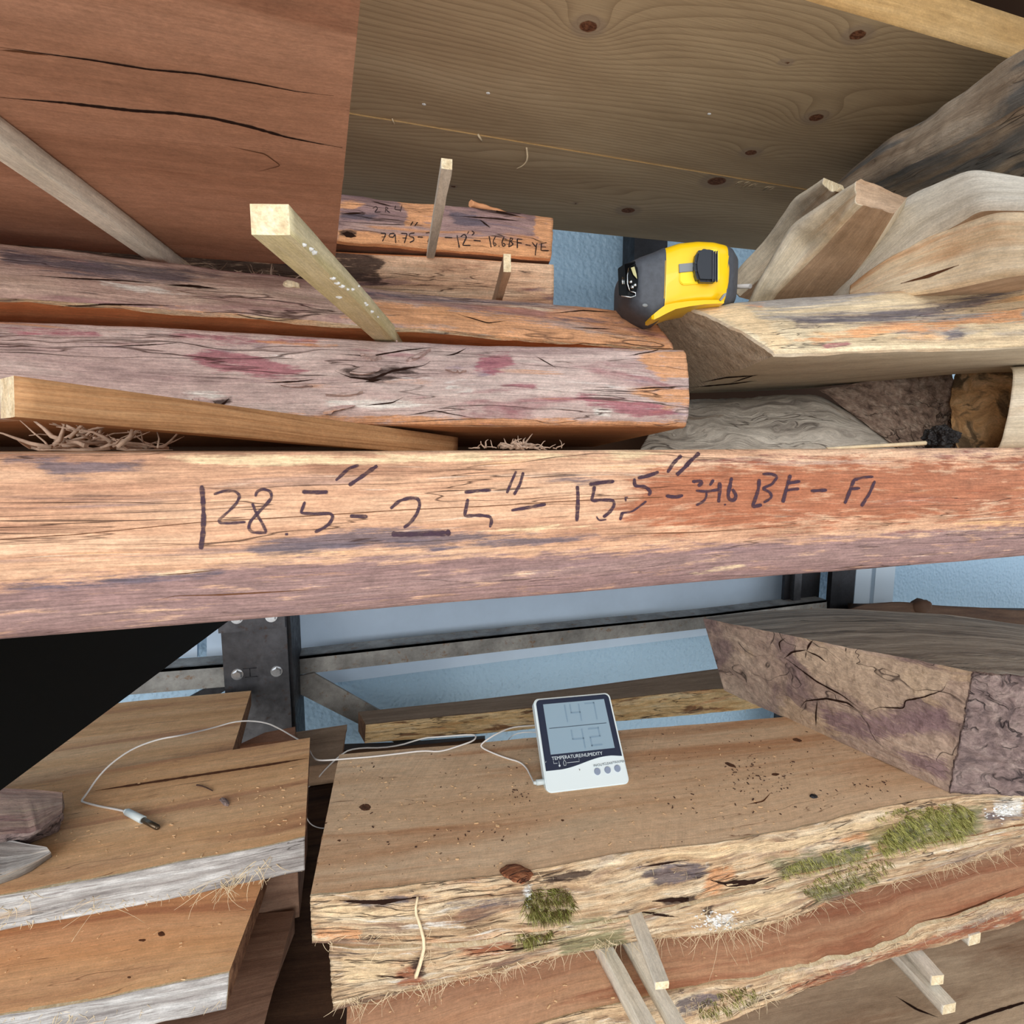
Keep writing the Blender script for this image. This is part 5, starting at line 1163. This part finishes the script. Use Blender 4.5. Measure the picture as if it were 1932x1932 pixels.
def digit(bm, ch, u, v, w, h):
    t = .018
    R = {'a': (u, v, u + w, v + t), 'g': (u, v + h / 2 - t / 2, u + w, v + h / 2 + t / 2), 'd': (u, v + h - t, u + w, v + h), 'b': (u + w - t, v, u + w, v + h / 2), 'c': (u + w - t, v + h / 2, u + w, v + h), 'f': (u, v, u + t, v + h / 2), 'e': (u, v + h / 2, u + t, v + h)}
    for s in SEG[ch]:
        a, b, c, d = R[s]; P = [FP(x, y, .00125) for x, y in ((a, b), (c, b), (c, d), (a, d))]
        vs = [bm.verts.new(p) for p in P] ; vb = [bm.verts.new(p + ez * .0001) for p in P]; bm.faces.new(vb); 
        for k in range(4): bm.faces.new([vs[k], vs[(k + 1) % 4], vb[(k + 1) % 4], vb[k]])
bm = bmesh.new(); digit(bm, '1', .27, .10, .12, .2); digit(bm, '4', .44, .10, .13, .2); digit(bm, '7', .64, .10, .13, .2); digit(bm, '4', .40, .385, .15, .21); digit(bm, '2', .62, .385, .14, .2)
from_bm('digits', bm, M_seg, lcd)
def text(s, u, v, size, mat, name='caption', par=None):
    c = bpy.data.curves.new(name, 'FONT'); c.body = s; c.size = size; c.extrude = .00005
    o = bpy.data.objects.new('tmp', c); COL.objects.link(o); dg = bpy.context.evaluated_depsgraph_get(); me = bpy.data.meshes.new_from_object(o.evaluated_get(dg)); bpy.data.objects.remove(o); bpy.data.curves.remove(c)
    m = frame(FP(u, v, .0009), ex, ey, ez); me.transform(m); return link(name, me, mat, par or th)
text('TEMPERATURE/HUMIDITY', .115, .683, .0060, M_print)
text('IN/OUT', .60, .795, .0042, M_printgrey); text('CLEAR', .725, .79, .0042, M_printgrey); text('MAX/MIN', .84, .785, .0042, M_printgrey)
bm = bmesh.new()
def ln(*p): tube(bm, [FP(u, v, .0009) for u, v in p], .0003, 4)
ln((.13, .692), (.13, .718), (.175, .718)); ln((.44, .692), (.44, .725), (.29, .725))
ln((.195, .695), (.195, .742)); bmesh.ops.create_icosphere(bm, subdivisions=1, radius=.0016, matrix=Matrix.Translation(FP(.195, .745, .0004)))
ln((.262, .69), (.245, .72), (.25, .75), (.27, .75), (.278, .72), (.262, .69)); ln((.035, .70), (.042, .685))
from_bm('icons', bm, M_print, th)
for (u, v) in ((.635, .845), (.762, .842), (.885, .838)):
    bm = bmesh.new(); bmesh.ops.create_cone(bm, cap_ends=True, segments=28, radius1=.0043, radius2=.0038, depth=.0016, matrix=frame(FP(u, v, .0008), ex, ey, ez)); from_bm('button', bm, M_greybtn, th)
bm = bmesh.new(); tube(bm, [FP(.42, .80, .0002), FP(.43, .806, .0004), FP(.425, .815, .0002)], .0004, 4); from_bm('dirt_speck', bm, M_crackbr, th)
# kickstand
bm = rect_prism([FP(.3, .25, -.017), FP(.7, .25, -.017), FP(.7, .3, -.017), FP(.3, .3, -.017)], Vector((0, 0, 0)) + (Vector((FP(.5, .3).x, FP(.5, .3).y, zt + E.z)) + (-ez * .0 + Vector((ex.y, -ex.x, 0)) * -.035) - FP(.5, .27, -.017))); from_bm('kickstand', bm, M_white, th)

# ================================================================== CABLES
def on(px, py, z, lift=.0012): return at_z(px, py, z + lift)
bm = bmesh.new()
jack = FP(0, .875, -.008)
tube(bm, [jack + ex * .002, jack - ex * .010], .0036, 12); tube(bm, [jack - ex * .010, jack - ex * .014], .003, 12, .0016)
from_bm('jack_plug', bm, M_plug, th)
CR = .0011
bm = bmesh.new()
tube(bm, [jack - ex * .013, on(1000, 1462, zt), on(993, 1448, zt), on(980, 1437, zt), on(960, 1432, zt), on(930, 1421, zt), on(905, 1409, zt, .004), on(912, 1400, zt, .012), at_d(935, 1385, .76), at_d(965, 1372, .78), at_d(1000, 1369, .80), at_d(1030, 1368, .82)], CR, 8, None, 2)
o = from_bm('thermometer_cable', bm, M_cable); tag(o, 'thin white cable curving from the thermometer jack and looping behind it', 'cable')
bm = bmesh.new()
tube(bm, [at_d(1020, 1382, .80), at_d(985, 1381, .79), at_d(965, 1388, .80), at_d(955, 1402, .82)], .0007, 6, None, 2)
tag(from_bm('spare_cable', bm, M_cable), 'faint loose cable end dropping behind the thermometer slab', 'cable')
zp = za
bm = bmesh.new()
P = [at_d(652, 1498, .80), at_d(605, 1560, .80)]
probe_pts = [on(243, 1533, zp, .004), on(225, 1528, zp, .002), on(190, 1522, zp), on(158, 1514, zp), on(153, 1511, zp), on(162, 1500, zp, .003), on(185, 1466, zp, .014), on(210, 1440, zp, .022), on(250, 1412, zp, .028), on(300, 1394, zp, .030), on(340, 1388, zp, .030),
    at_d(400, 1374, .80), at_d(450, 1359, .82), at_d(500, 1362, .84), at_d(530, 1376, .85), at_d(555, 1391, .84), at_d(575, 1402, .83), at_d(583, 1414, .78), at_d(589, 1427, .745), at_d(598, 1435, .73), at_d(625, 1434, .725), on(660, 1431, zt, .003), on(700, 1428, zt, .003), on(760, 1421, zt, .005), on(800, 1416, zt, .006), on(830, 1419, zt, .004), on(870, 1406, zt, .008), at_d(893, 1398, .76), at_d(899, 1390, .77), at_d(893, 1385, .78), at_d(820, 1391, .79), at_d(800, 1392, .79), at_d(740, 1411, .79), at_d(665, 1411, .79), at_d(640, 1426, .80), at_d(610, 1455, .82), at_d(595, 1475, .84), at_d(578, 1487, .86)]
tube(bm, probe_pts, CR, 8, None, 2)
pr = from_bm('probe_cable', bm, M_cable); tag(pr, 'white sensor cable arching over the golden slabs, ending in a probe', 'cable')
pa, pb, pc_ = on(240, 1532, zp, .0035), on(270, 1547, zp, .0035), on(297, 1561, zp, .003)
bm = bmesh.new(); tube(bm, [pa - (pb - pa) * .15, pa], .0022, 12, .0036); tube(bm, [pa, pb], .0037, 14, .0040); from_bm('probe_grip', bm, M_plug, pr)
bm = bmesh.new(); tube(bm, [pb, pc_], .0028, 14); bmesh.ops.create_icosphere(bm, subdivisions=2, radius=.0028, matrix=Matrix.Translation(pc_)); from_bm('probe_tip', bm, M_gold, pr)
bm = bmesh.new(); tube(bm, [at_d(577, 1540, .74), at_d(585, 1555, .75), at_d(600, 1562, .77), at_d(617, 1563, .80)], .0007, 6, None, 2)
tag(from_bm('cable_loop', bm, M_cable), 'small loop of thin cable hanging in the gap between the stacks', 'cable')

# ================================================================== MOSS, FIBRES, CRUMBS
def hair(bm, base, nrm, L, w, bend):
    d = (nrm + Vector((random.uniform(-1, 1), random.uniform(-1, 1), random.uniform(-1, 1))) * .7 + bend).normalized()
    s = d.orthogonal().normalized() * w; m_ = base + d * L * .5 + bend * L * .25; e = base + d * L + bend * L * .8
    a, b, c, d2 = bm.verts.new(base - s), bm.verts.new(base + s), bm.verts.new(m_ + s * .7), bm.verts.new(m_ - s * .7); t = bm.verts.new(e)
    bm.faces.new([a, b, c, d2]); bm.faces.new([d2, c, t])
def moss(tree, parent, spots, mats, seed=1, label=None):
    random.seed(seed); bms = [bmesh.new() for _ in mats]
    for (cx, cy, rx, ry, ang, cnt, L) in spots:
        ca, sa = math.cos(math.radians(ang)), math.sin(math.radians(ang))
        for _ in range(cnt):
            a = random.random() * 2 * PI; r = math.sqrt(random.random()) ** .8
            x, y = r * rx * math.cos(a), r * ry * math.sin(a)
            if noise.noise(Vector((x * .09 + cx, y * .09, 2))) < -.08: continue
            h_ = hit(tree, cx + x * ca - y * sa, cy + x * sa + y * ca)
            if h_ is None: continue
            k = random.choices(range(len(mats)), weights=[5, 2, 2][:len(mats)])[0]
            hair(bms[k], h_[0] - h_[1] * .0005, h_[1], L * random.uniform(.5, 1.3), .00028, Vector((random.uniform(-.3, .3), -.1, -.5)))
    for b_, m_ in zip(bms, mats):
        o = from_bm('moss', b_, m_, parent); o['kind'] = 'stuff'
        if label: o['label'] = label
moss(T_l1, l1, [(1745, 1570, 95, 45, -22, 5200, .009), (1560, 1630, 90, 24, -14, 1500, .006), (1690, 1535, 40, 10, -14, 400, .005)], [M_mossdry, M_moss, M_mossdk], 2, 'green and yellow moss tuft')
moss(T_l1, l1, [(1035, 1705, 50, 30, -5, 2800, .009)], [M_mossdk, M_moss, M_mossdry], 5, 'dark green moss tuft')
moss(T_l2, l2, [(1010, 1745, 34, 30, 20, 1300, .007), (1150, 1720, 40, 16, -8, 700, .005), (1600, 1655, 90, 22, -18, 1200, .006), (990, 1770, 20, 10, 10, 300, .006)], [M_mossdk, M_moss, M_mossdry], 3, 'brownish green moss')
moss(T_l3, l3, [(1370, 1890, 60, 22, -20, 900, .005)], [M_mossdk, M_moss, M_mossdry], 4, 'moss on the lower edge')
def fibres(tree, parent, seeds, mat, name='bark_fibres'):
    bm = bmesh.new()
    for (x0, y0, x1, y1, cnt, L, spread) in seeds:
        for _ in range(cnt):
            t = random.random(); cx = x0 + (x1 - x0) * t + random.uniform(-4, 4); cy = y0 + (y1 - y0) * t + random.uniform(-spread, spread)
            h_ = hit(tree, cx, cy)
            if h_ is None: continue
            p = h_[0]; d = Vector((random.uniform(-1, 1), -.35 + random.uniform(-.3, .3), random.uniform(-.75, .15))).normalized(); P = [p - h_[1] * .0008]
            Ls = L * random.uniform(.35, 1.25); curl = Vector((random.uniform(-1, 1), random.uniform(-.3, .3), random.uniform(-1, .4)))
            for k in range(4):
                d = (d + curl * .30).normalized(); P.append(P[-1] + d * Ls / 4)
            tube(bm, P, random.uniform(.0002, .00055), 3, .00012)
    o = from_bm(name, bm, mat, parent); o['kind'] = 'stuff'; return o
random.seed(21)
fibres(T_l2, l2, [(640, 1890, 1120, 1790, 150, .016, 8), (1120, 1782, 1440, 1752, 150, .022, 10), (1330, 1730, 1420, 1745, 24, .045, 14), (1440, 1745, 1932, 1595, 240, .018, 10), (700, 1830, 1500, 1700, 60, .012, 40), (640, 1880, 700, 1895, 10, .03, 6)], M_fibre)
fibres(T_l1, l1, [(600, 1770, 1100, 1740, 60, .010, 8), (800, 1700, 1900, 1540, 160, .008, 35)], M_fibre)
fibres(T_l3, l3, [(1250, 1900, 1450, 1870, 90, .016, 15), (1450, 1850, 1932, 1700, 110, .008, 10)], M_fibre)
fibres(T_a1, a1, [(390, 1670, 520, 1620, 45, .03, 12), (150, 1700, 200, 1700, 10, .035, 12), (0, 1745, 575, 1640, 90, .008, 5), (0, 1720, 60, 1690, 12, .02, 12)], M_fibre)
fibres(T_a2, a2, [(0, 1925, 430, 1890, 50, .008, 8)], M_fibre)
fibres(T_k, k1, [(700, 1395, 1430, 1340, 60, .008, 4)], M_fibre)
bm = bmesh.new(); random.seed(5)
for (pts, r) in [([(788, 1698), (784, 1720), (792, 1745), (802, 1780), (796, 1810), (785, 1845)], .0022)]:
    P = []
    for a, b in pts:
        h_ = hit(T_l1, a, b) or hit(T_l2, a, b); P.append(h_[0] + h_[1] * .004)
    tube(bm, P, .0012, 5, .0022, 1)
from_bm('peeled_strip', bm, M_fibre, l1)
# white lichen / torn fibre cluster
def blobs(tree, parent, cx, cy, rx, ry, cnt, r0, mat, name, seed=1):
    random.seed(seed); bm = bmesh.new()
    for _ in range(cnt):
        x, y = cx + random.gauss(0, rx / 2), cy + random.gauss(0, ry / 2); h_ = hit(tree, x, y)
        if h_: bmesh.ops.create_icosphere(bm, subdivisions=1, radius=r0 * random.uniform(.4, 1.2), matrix=Matrix.Translation(h_[0]) @ Matrix.Rotation(random.random() * 6, 4, (1, 2, 3)) @ Matrix.Diagonal((1.8, .8, .5, 1)))
    o = from_bm(name, bm, mat, parent); o['kind'] = 'stuff'
blobs(T_l2, l2, 1350, 1738, 40, 18, 90, .0016, M_lichen, 'lichen', 3); blobs(T_l1, l1, 1890, 1530, 30, 14, 70, .0016, M_lichen, 'lichen', 4); blobs(T_l1, l1, 997, 1690, 6, 18, 30, .0016, M_lichen, 'lichen', 5)
bm = bmesh.new()
for pts, w in [([(1340, 1660), (1370, 1668), (1420, 1664), (1450, 1655)], 13), ([(1230, 1700), (1290, 1697), (1330, 1700)], 10), ([(640, 1700), (720, 1702), (800, 1692)], 10), ([(1210, 1635), (1300, 1622)], 5), ([(1280, 1712), (1310, 1718)], 14)]: ribbon(bm, T_l1, pts, w, .0006, 3, taper=.4)
from_bm('hollow', bm, M_crack, l1)
bm = bmesh.new()
for pts, w in [([(1200, 1720), (1280, 1730)], 5), ([(700, 1840), (780, 1845)], 3), ([(880, 1800), (980, 1790), (1080, 1770)], 3), ([(1000, 1750), (1090, 1750)], 3)]: ribbon(bm, T_l2, pts, w, .0006, 3, taper=.4)
from_bm('hollow', bm, M_crack, l2)
bm = bmesh.new(); ribbon(bm, T_l3, [(1730, 1740), (1790, 1728), (1850, 1706), (1932, 1672)], 4, .0003, 3, taper=.4); from_bm('check', bm, M_crackbr, l3)
bm = bmesh.new(); ribbon(bm, T_a1, [(180, 1492), (300, 1474), (420, 1456), (500, 1444), (585, 1430)], 5, .0002, 4, taper=.15); from_bm('check', bm, M_crackbr, a1)

# ---- stains, fresh breaks, bark remnants and painted shade
paint(big, 'wane_edge', 'mauve', [[(-400, 1120), (0, 1098), (250, 1080), (420, 1062), (700, 1046), (1000, 1036), (1400, 1018), (1932, 985), (2200, 960), (2200, 1100), (1200, 1150), (500, 1210), (-400, 1260)], [(1700, 850), (1932, 848), (1932, 862), (1760, 870)], [(1300, 862), (1420, 858), (1540, 862), (1520, 874), (1330, 876)]], 22)
paint(big, 'wane_edge', 'slate', [[(0, 860), (100, 858), (260, 868), (300, 884), (200, 896), (110, 905), (60, 885), (0, 880)], [(450, 1030), (560, 1004), (760, 990), (960, 1004), (1200, 1012), (1000, 1032), (700, 1038), (480, 1052)], [(1000, 905), (1100, 898), (1160, 900), (1100, 914), (1020, 916)], [(0, 1100), (260, 1086), (420, 1078), (420, 1088), (0, 1120)]], 16)
paint(big, 'wane_edge', 'redbrown', [[(1240, 870), (1500, 862), (2200, 852), (2200, 975), (1800, 985), (1400, 1008), (1180, 1002), (1150, 950)]], 40)
paint(big, 'wane_edge', 'sandy', [[(300, 858), (700, 855), (1200, 851), (1320, 850), (1200, 866), (700, 876), (380, 884)], [(1300, 1080), (1400, 1066), (1420, 1070), (1310, 1088)], [(260, 1084), (340, 1072), (415, 1072), (340, 1084)], [(860, 1002), (1000, 990), (1200, 992), (1000, 1004)]], 9)
paint(m1, 'bark_edge', 'raspberry', [[(335, 670), (400, 656), (470, 664), (540, 686), (585, 700), (560, 712), (480, 713), (400, 702)], [(900, 672), (960, 664), (975, 690), (930, 706), (895, 698)], [(0, 618), (180, 622), (190, 634), (40, 640)], [(300, 625), (600, 640), (600, 655), (330, 642)], [(1080, 740), (1240, 758), (1290, 786), (1200, 790), (1110, 765)], [(940, 720), (1010, 724), (1010, 736), (940, 734)]], 10)
paint(m1, 'bark_edge', 'fresh', [[(1195, 672), (1240, 660), (1310, 655), (1310, 716), (1250, 720), (1225, 700)], [(1150, 728), (1310, 734), (1310, 768), (1260, 762), (1200, 748)], [(540, 780), (700, 784), (1300, 792), (1300, 812), (540, 805)], [(470, 640), (640, 646), (640, 656), (520, 652)]], 8)
paint(m1, 'bark_edge', 'chalk', [[(340, 740), (395, 735), (450, 745), (400, 758), (350, 752)], [(600, 752), (760, 756), (860, 764), (720, 776), (620, 768)], [(840, 724), (900, 728), (890, 742), (840, 738)], [(1120, 768), (1160, 770), (1150, 790), (1120, 784)]], 10)
paint(m1, 'bark_edge', 'bark_and_shade', [[(630, 695), (690, 690), (780, 690), (800, 698), (720, 722), (660, 714)], [(395, 752), (440, 746), (435, 760), (405, 768)]], 8)
paint(m2, 'bark_edge', 'fresh', [[(640, 560), (820, 570), (1000, 600), (1270, 640), (1270, 670), (900, 640), (640, 600)], [(300, 580), (460, 590), (460, 600), (300, 590)]], 16)
paint(m2, 'bark_edge', 'slate', [[(0, 470), (200, 490), (420, 520), (330, 540), (150, 520), (0, 500)], [(1040, 596), (1180, 600), (1180, 614), (1060, 612)], [(640, 545), (860, 560), (1180, 580), (900, 576), (700, 566)]], 14)
paint(m2, 'bark_edge', 'chalk', [[(180, 528), (300, 540), (360, 556), (260, 552), (190, 540)]], 8)
paint(n1, 'bark_edge', 'fresh', [[(745, 378), (826, 380), (830, 434), (790, 428), (760, 430), (768, 404)], [(1010, 404), (1050, 404), (1046, 476), (1020, 462), (1006, 440)], [(636, 380), (668, 376), (694, 384), (668, 396), (636, 394)], [(636, 432), (760, 444), (900, 456), (1040, 470), (1040, 500), (636, 470)]], 5)
paint(n1, 'bark_edge', 'slate', [[(640, 398), (720, 404), (700, 420), (640, 414)], [(840, 395), (900, 400), (930, 430), (860, 428)]], 8)
paint(n1, 'bark_edge', 'bark_and_shade', [[(640, 432), (672, 434), (678, 446), (640, 448)], [(880, 380), (960, 394), (1000, 402), (960, 410), (890, 394)]], 4)
paint(n2, 'bark_edge', 'bark_and_shade', [[(-400, 380), (640, 462), (640, 560), (-400, 560)], [(630, 476), (700, 480), (732, 492), (716, 512), (722, 530), (745, 538), (700, 540), (668, 532), (630, 510)], [(980, 508), (1010, 510), (1000, 520), (980, 516)]], 6)  # first outline puts shade into the colour, the others are dark bark
paint(qs, 'bark_edge', 'slate', [[(1480, 596), (1600, 588), (1740, 578), (1860, 548), (1932, 520), (1932, 556), (1800, 592), (1650, 612), (1500, 622)], [(1780, 628), (1820, 620), (1820, 640), (1790, 642)]], 14)
paint(qs, 'bark_edge', 'fresh', [[(1500, 640), (1640, 612), (1800, 602), (1932, 580), (1932, 606), (1800, 622), (1660, 632), (1540, 652)], [(1400, 575), (1440, 572), (1440, 585)]], 12)
paint(qs, 'bark_edge', 'raspberry', [[(1540, 648), (1600, 642), (1610, 652), (1560, 660)], [(1680, 612), (1750, 608), (1740, 618)]], 6)
paint(qs, 'bark_edge', 'sandy', [[(1290, 576), (1400, 568), (1440, 600), (1500, 650), (1460, 664), (1400, 620)]], 10)
paint(l1, 'bark_edge', 'slate', [[(640, 1700), (700, 1694), (780, 1684), (830, 1694), (760, 1708), (690, 1716)], [(1190, 1640), (1260, 1622), (1340, 1632), (1330, 1660), (1240, 1676)], [(1560, 1600), (1620, 1590), (1660, 1600), (1600, 1620)], [(820, 1700), (1000, 1690), (1000, 1704), (860, 1716)], [(1850, 1530), (1932, 1520), (1932, 1545), (1860, 1552)]], 12)
paint(l1, 'bark_edge', 'bark_and_shade', [[(1240, 1694), (1310, 1690), (1335, 1704), (1300, 1718), (1250, 1708)], [(1670, 1570), (1720, 1548), (1760, 1540), (1740, 1580), (1700, 1610), (1670, 1600)], [(1000, 1655), (1080, 1640), (1130, 1636), (1120, 1656), (1040, 1672)]], 10)
paint(l1, 'bark_edge', 'fresh', [[(1335, 1640), (1385, 1630), (1395, 1655), (1350, 1690), (1320, 1690)], [(1570, 1580), (1700, 1548), (1700, 1566), (1600, 1592)], [(590, 1745), (680, 1750), (680, 1775), (595, 1775)], [(1640, 1590), (1700, 1580), (1680, 1610), (1640, 1610)]], 10)
paint(l1, 'bark_edge', 'sandy', [[(600, 1702), (700, 1712), (860, 1722), (700, 1735), (600, 1730)], [(1250, 1606), (1500, 1580), (1700, 1530), (1700, 1545), (1500, 1606), (1250, 1625)], [(1350, 1660), (1440, 1654), (1500, 1664), (1500, 1680), (1400, 1695)]], 10)
paint(l1, 'bark_edge', 'chalk', [[(800, 1738), (880, 1740), (880, 1754), (810, 1750)], [(1870, 1510), (1930, 1505), (1930, 1540), (1880, 1540)], [(985, 1670), (1005, 1668), (1000, 1710), (988, 1706)]], 7)
paint(l1, 'bark_edge', 'mossy', [[(1440, 1620), (1640, 1590), (1640, 1640), (1480, 1665)], [(1060, 1735), (1140, 1726), (1150, 1745), (1070, 1760)], [(1620, 1560), (1860, 1510), (1860, 1580), (1660, 1630)]], 16)
paint(l2, 'bark_edge', 'mossy', [[(1040, 1765), (1180, 1745), (1190, 1790), (1060, 1810)], [(960, 1750), (1030, 1745), (1030, 1790), (970, 1800)], [(1500, 1680), (1650, 1640), (1660, 1665), (1540, 1710)]], 14)
paint(l2, 'bark_edge', 'redbrown', [[(860, 1790), (930, 1780), (1000, 1770), (1000, 1790), (900, 1810)], [(740, 1830), (800, 1815), (800, 1860), (750, 1860)]], 10)
paint(l2, 'bark_edge', 'bark_and_shade', [[(770, 1810), (800, 1800), (806, 1840), (784, 1850)], [(1320, 1712), (1345, 1706), (1350, 1730), (1330, 1734)]], 8)
paint(l2, 'bark_edge', 'sandy', [[(1380, 1700), (1480, 1676), (1510, 1690), (1470, 1716), (1400, 1722)], [(640, 1800), (740, 1805), (730, 1850), (650, 1860)]], 10)
paint(l2, 'bark_edge', 'chalk', [[(1330, 1730), (1380, 1722), (1390, 1745), (1340, 1752)]], 6)
paint(l3, 'bark_edge', 'slate', [[(1270, 1880), (1350, 1865), (1380, 1880), (1320, 1910), (1280, 1920)]], 12)
paint(l3, 'bark_edge', 'redbrown', [[(1480, 1860), (1700, 1785), (1932, 1712), (1932, 1740), (1700, 1805), (1480, 1880)]], 12)
paint(w1, 'board', 'oldlight', [[(1492, 1232), (1545, 1214), (1680, 1240), (1800, 1268), (1786, 1296), (1760, 1312), (1708, 1324), (1700, 1338), (1650, 1342), (1600, 1312), (1540, 1284)]], 5)
paint(w1, 'board', 'mauve', [[(1540, 1330), (1640, 1350), (1790, 1330), (1800, 1380), (1640, 1400), (1560, 1380)], [(1680, 1410), (1790, 1430), (1790, 1480), (1720, 1450)]], 14)
# knots on the thermometer slab
for k_, e_ in enumerate([(689, 1523, 13, 8), (1504, 1396, 11, 4, 14), (1378, 1443, 13, 4, 18), (640, 1586, 4, 3), (1463, 1461, 9, 3)]): polypatch('knot', T_l1, l1, ell(*e_), M_knot, .0002, 1.5, 3, k_)
bm = bmesh.new()
ribbon(bm, T_l1, [(1410, 1518), (1440, 1512), (1456, 1494)], 3, .0002, 3, taper=.3)
from_bm('check', bm, M_crackbr, l1)
def crumbs(tree, label, regions, mat, name, seed, r0):
    random.seed(seed); bm = bmesh.new()
    for (x0, y0, x1, y1, cnt) in regions:
        for _ in range(cnt):
            h_ = hit(tree, random.uniform(x0, x1), random.uniform(y0, y1))
            if h_ is None or h_[1].z < .8: continue
            s = r0 * random.uniform(.4, 1.5) ** 1.5; m = Matrix.Translation(h_[0] + Vector((0, 0, s * .35))) @ Matrix.Rotation(random.random() * PI, 4, 'Z') @ Matrix.Rotation(random.uniform(-.3, .3), 4, 'X')
            box(bm, m, s * random.uniform(1, 3.2), s * random.uniform(.6, 1), s * .5)
    o = from_bm(name, bm, mat); return tag(o, label, 'crumbs', kind='stuff')
crumbs(T_l1, 'pale sawdust crumbs scattered on the thermometer slab', [(640, 1430, 1000, 1640, 150), (1000, 1500, 1500, 1600, 60), (1200, 1380, 1500, 1560, 40)], M_chip, 'sawdust_crumbs', 6, .0009)
crumbs(T_l1, 'dark bark crumbs scattered on the thermometer slab', [(1380, 1430, 1500, 1500, 110), (1200, 1380, 1650, 1540, 130), (650, 1440, 1020, 1600, 60), (960, 1490, 1000, 1515, 25), (1620, 1470, 1680, 1500, 25)], M_crumb, 'bark_crumbs', 7, .0008)
crumbs(T_a1, 'pale sawdust crumbs scattered on the probe slab', [(60, 1450, 570, 1620, 90), (440, 1480, 570, 1560, 50)], M_chip, 'sawdust_crumbs', 8, .0009)
crumbs(T_a2, 'pale sawdust crumbs on the lower golden slab', [(0, 1740, 440, 1860, 40)], M_chip, 'sawdust_crumbs', 9, .0008)
crumbs(T_l3, 'pale crumbs on the red-faced slab', [(700, 1850, 1250, 1920, 50), (1300, 1700, 1900, 1850, 50)], M_chip, 'sawdust_crumbs', 10, .0009)
def lump(name, label, cat, tree, px, py, dims, ang, mat, seed, lift=.3, sub=3, rough=.25):
    h_ = hit(tree, px, py); bm = bmesh.new(); bmesh.ops.create_icosphere(bm, subdivisions=sub, radius=1)
    for v in bm.verts: v.co *= 1 + rough * fr(v.co.x * 1.6 + seed, v.co.y * 1.6, v.co.z * 1.6, 4)
    m = Matrix.Translation(h_[0] + Vector((0, 0, dims[2] * lift))) @ Matrix.Rotation(math.radians(ang), 4, 'Z') @ Matrix.Diagonal((*dims, 1)); bm.transform(m)
    uvl = bm.loops.layers.uv.new('UVMap')
    for f in bm.faces:
        for lp in f.loops: lp[uvl].uv = (lp.vert.co.x, lp.vert.co.y)
    return tag(from_bm(name, bm, mat), label, cat)
lump('bark_chip', 'small dark purple bark chip on the probe slab', 'bark', T_a1, 424, 1514, (.0035, .010, .0025), 35, M_oldbark, 3)
bm = bmesh.new(); tube(bm, [on(371, 1481, za), on(385, 1484, za, .002), on(401, 1492, za)], .0010, 5, .0006, 1); tag(from_bm('twig', bm, M_crumb), 'tiny dark twig curled beside the bark chip', 'twig')
lump('red_bark_flake', 'ridged orange-brown flake of bark near the slab front edge', 'bark', T_l1, 975, 1648, (.016, .010, .004), -35, wood('ridged_flake', [(96, 52, 34), (156, 96, 64), (182, 124, 88)], s=(60, 300), seed=40, grooves=(30, 200, .05, (50, 26, 18)), bump=1, bd=.003), 5, .2)
lump('small_stone', 'small dark grey crumb of stone right on the thermometer slab', 'stone', T_l1, 1535, 1503, (.0045, .0035, .002), 0, M_steeldk, 7)
lump('pale_wood_chip', 'small cream wood chip on the sloping-edged slab', 'wood chip', T_m2, 550, 541, (.0055, .003, .003), 5, M_endpale, 9, .4, 2, .4)
def shreds(label, cx0, cx1, rowf, depth, cnt, L, seed, mat=M_shred, thick=.0009, cat='bark', name='bark_shreds'):
    random.seed(seed); bm = bmesh.new()
    for _ in range(cnt):
        x = random.uniform(cx0, cx1); p = at_d(x, rowf(x), depth * random.uniform(.92, 1.08)); p.z = max(p.z, E.z + .0008) if abs(p.z - E.z) < .03 else p.z
        d = Vector((random.uniform(-1, 1), random.uniform(-.4, .4), random.uniform(-.05, .45))).normalized(); P = [p]; q_ = d.copy()
        for k in range(4): q_ = (q_ + Vector((random.uniform(-.5, .5), random.uniform(-.3, .3), random.uniform(-.35, .25)))).normalized(); P.append(P[-1] + q_ * L * random.uniform(.5, 1.2) / 4)
        for v in P: v.z = max(v.z, p.z - .001)
        tube(bm, P, thick * random.uniform(.5, 1.4), 4, .0002)
    return tag(from_bm(name, bm, mat), label, cat, kind='stuff')
shreds('tangle of torn bark shreds on the marked slab at left', 60, 230, lambda x: 850 - 34 * math.exp(-((x - 165) / 60) ** 2) * random.random(), .26, 46, .028, 31, thick=.0011)
shreds('thin bark shreds lying right of the tangle', 230, 320, lambda x: 850, .27, 12, .02, 32)
shreds('little heap of curled bark on the marked slab at centre', 960, 1000, lambda x: 850 - random.random() * 12, .33, 40, .009, 33, thick=.0009)
shreds('fine bark crumbs along the marked slab top', 900, 1060, lambda x: 851, .28, 24, .006, 34, thick=.0006)
shreds('dark bark shreds behind the sloping-edged slab', 410, 560, lambda x: 512 + (x - 410) * .12, .415, 26, .016, 35, thick=.0008)
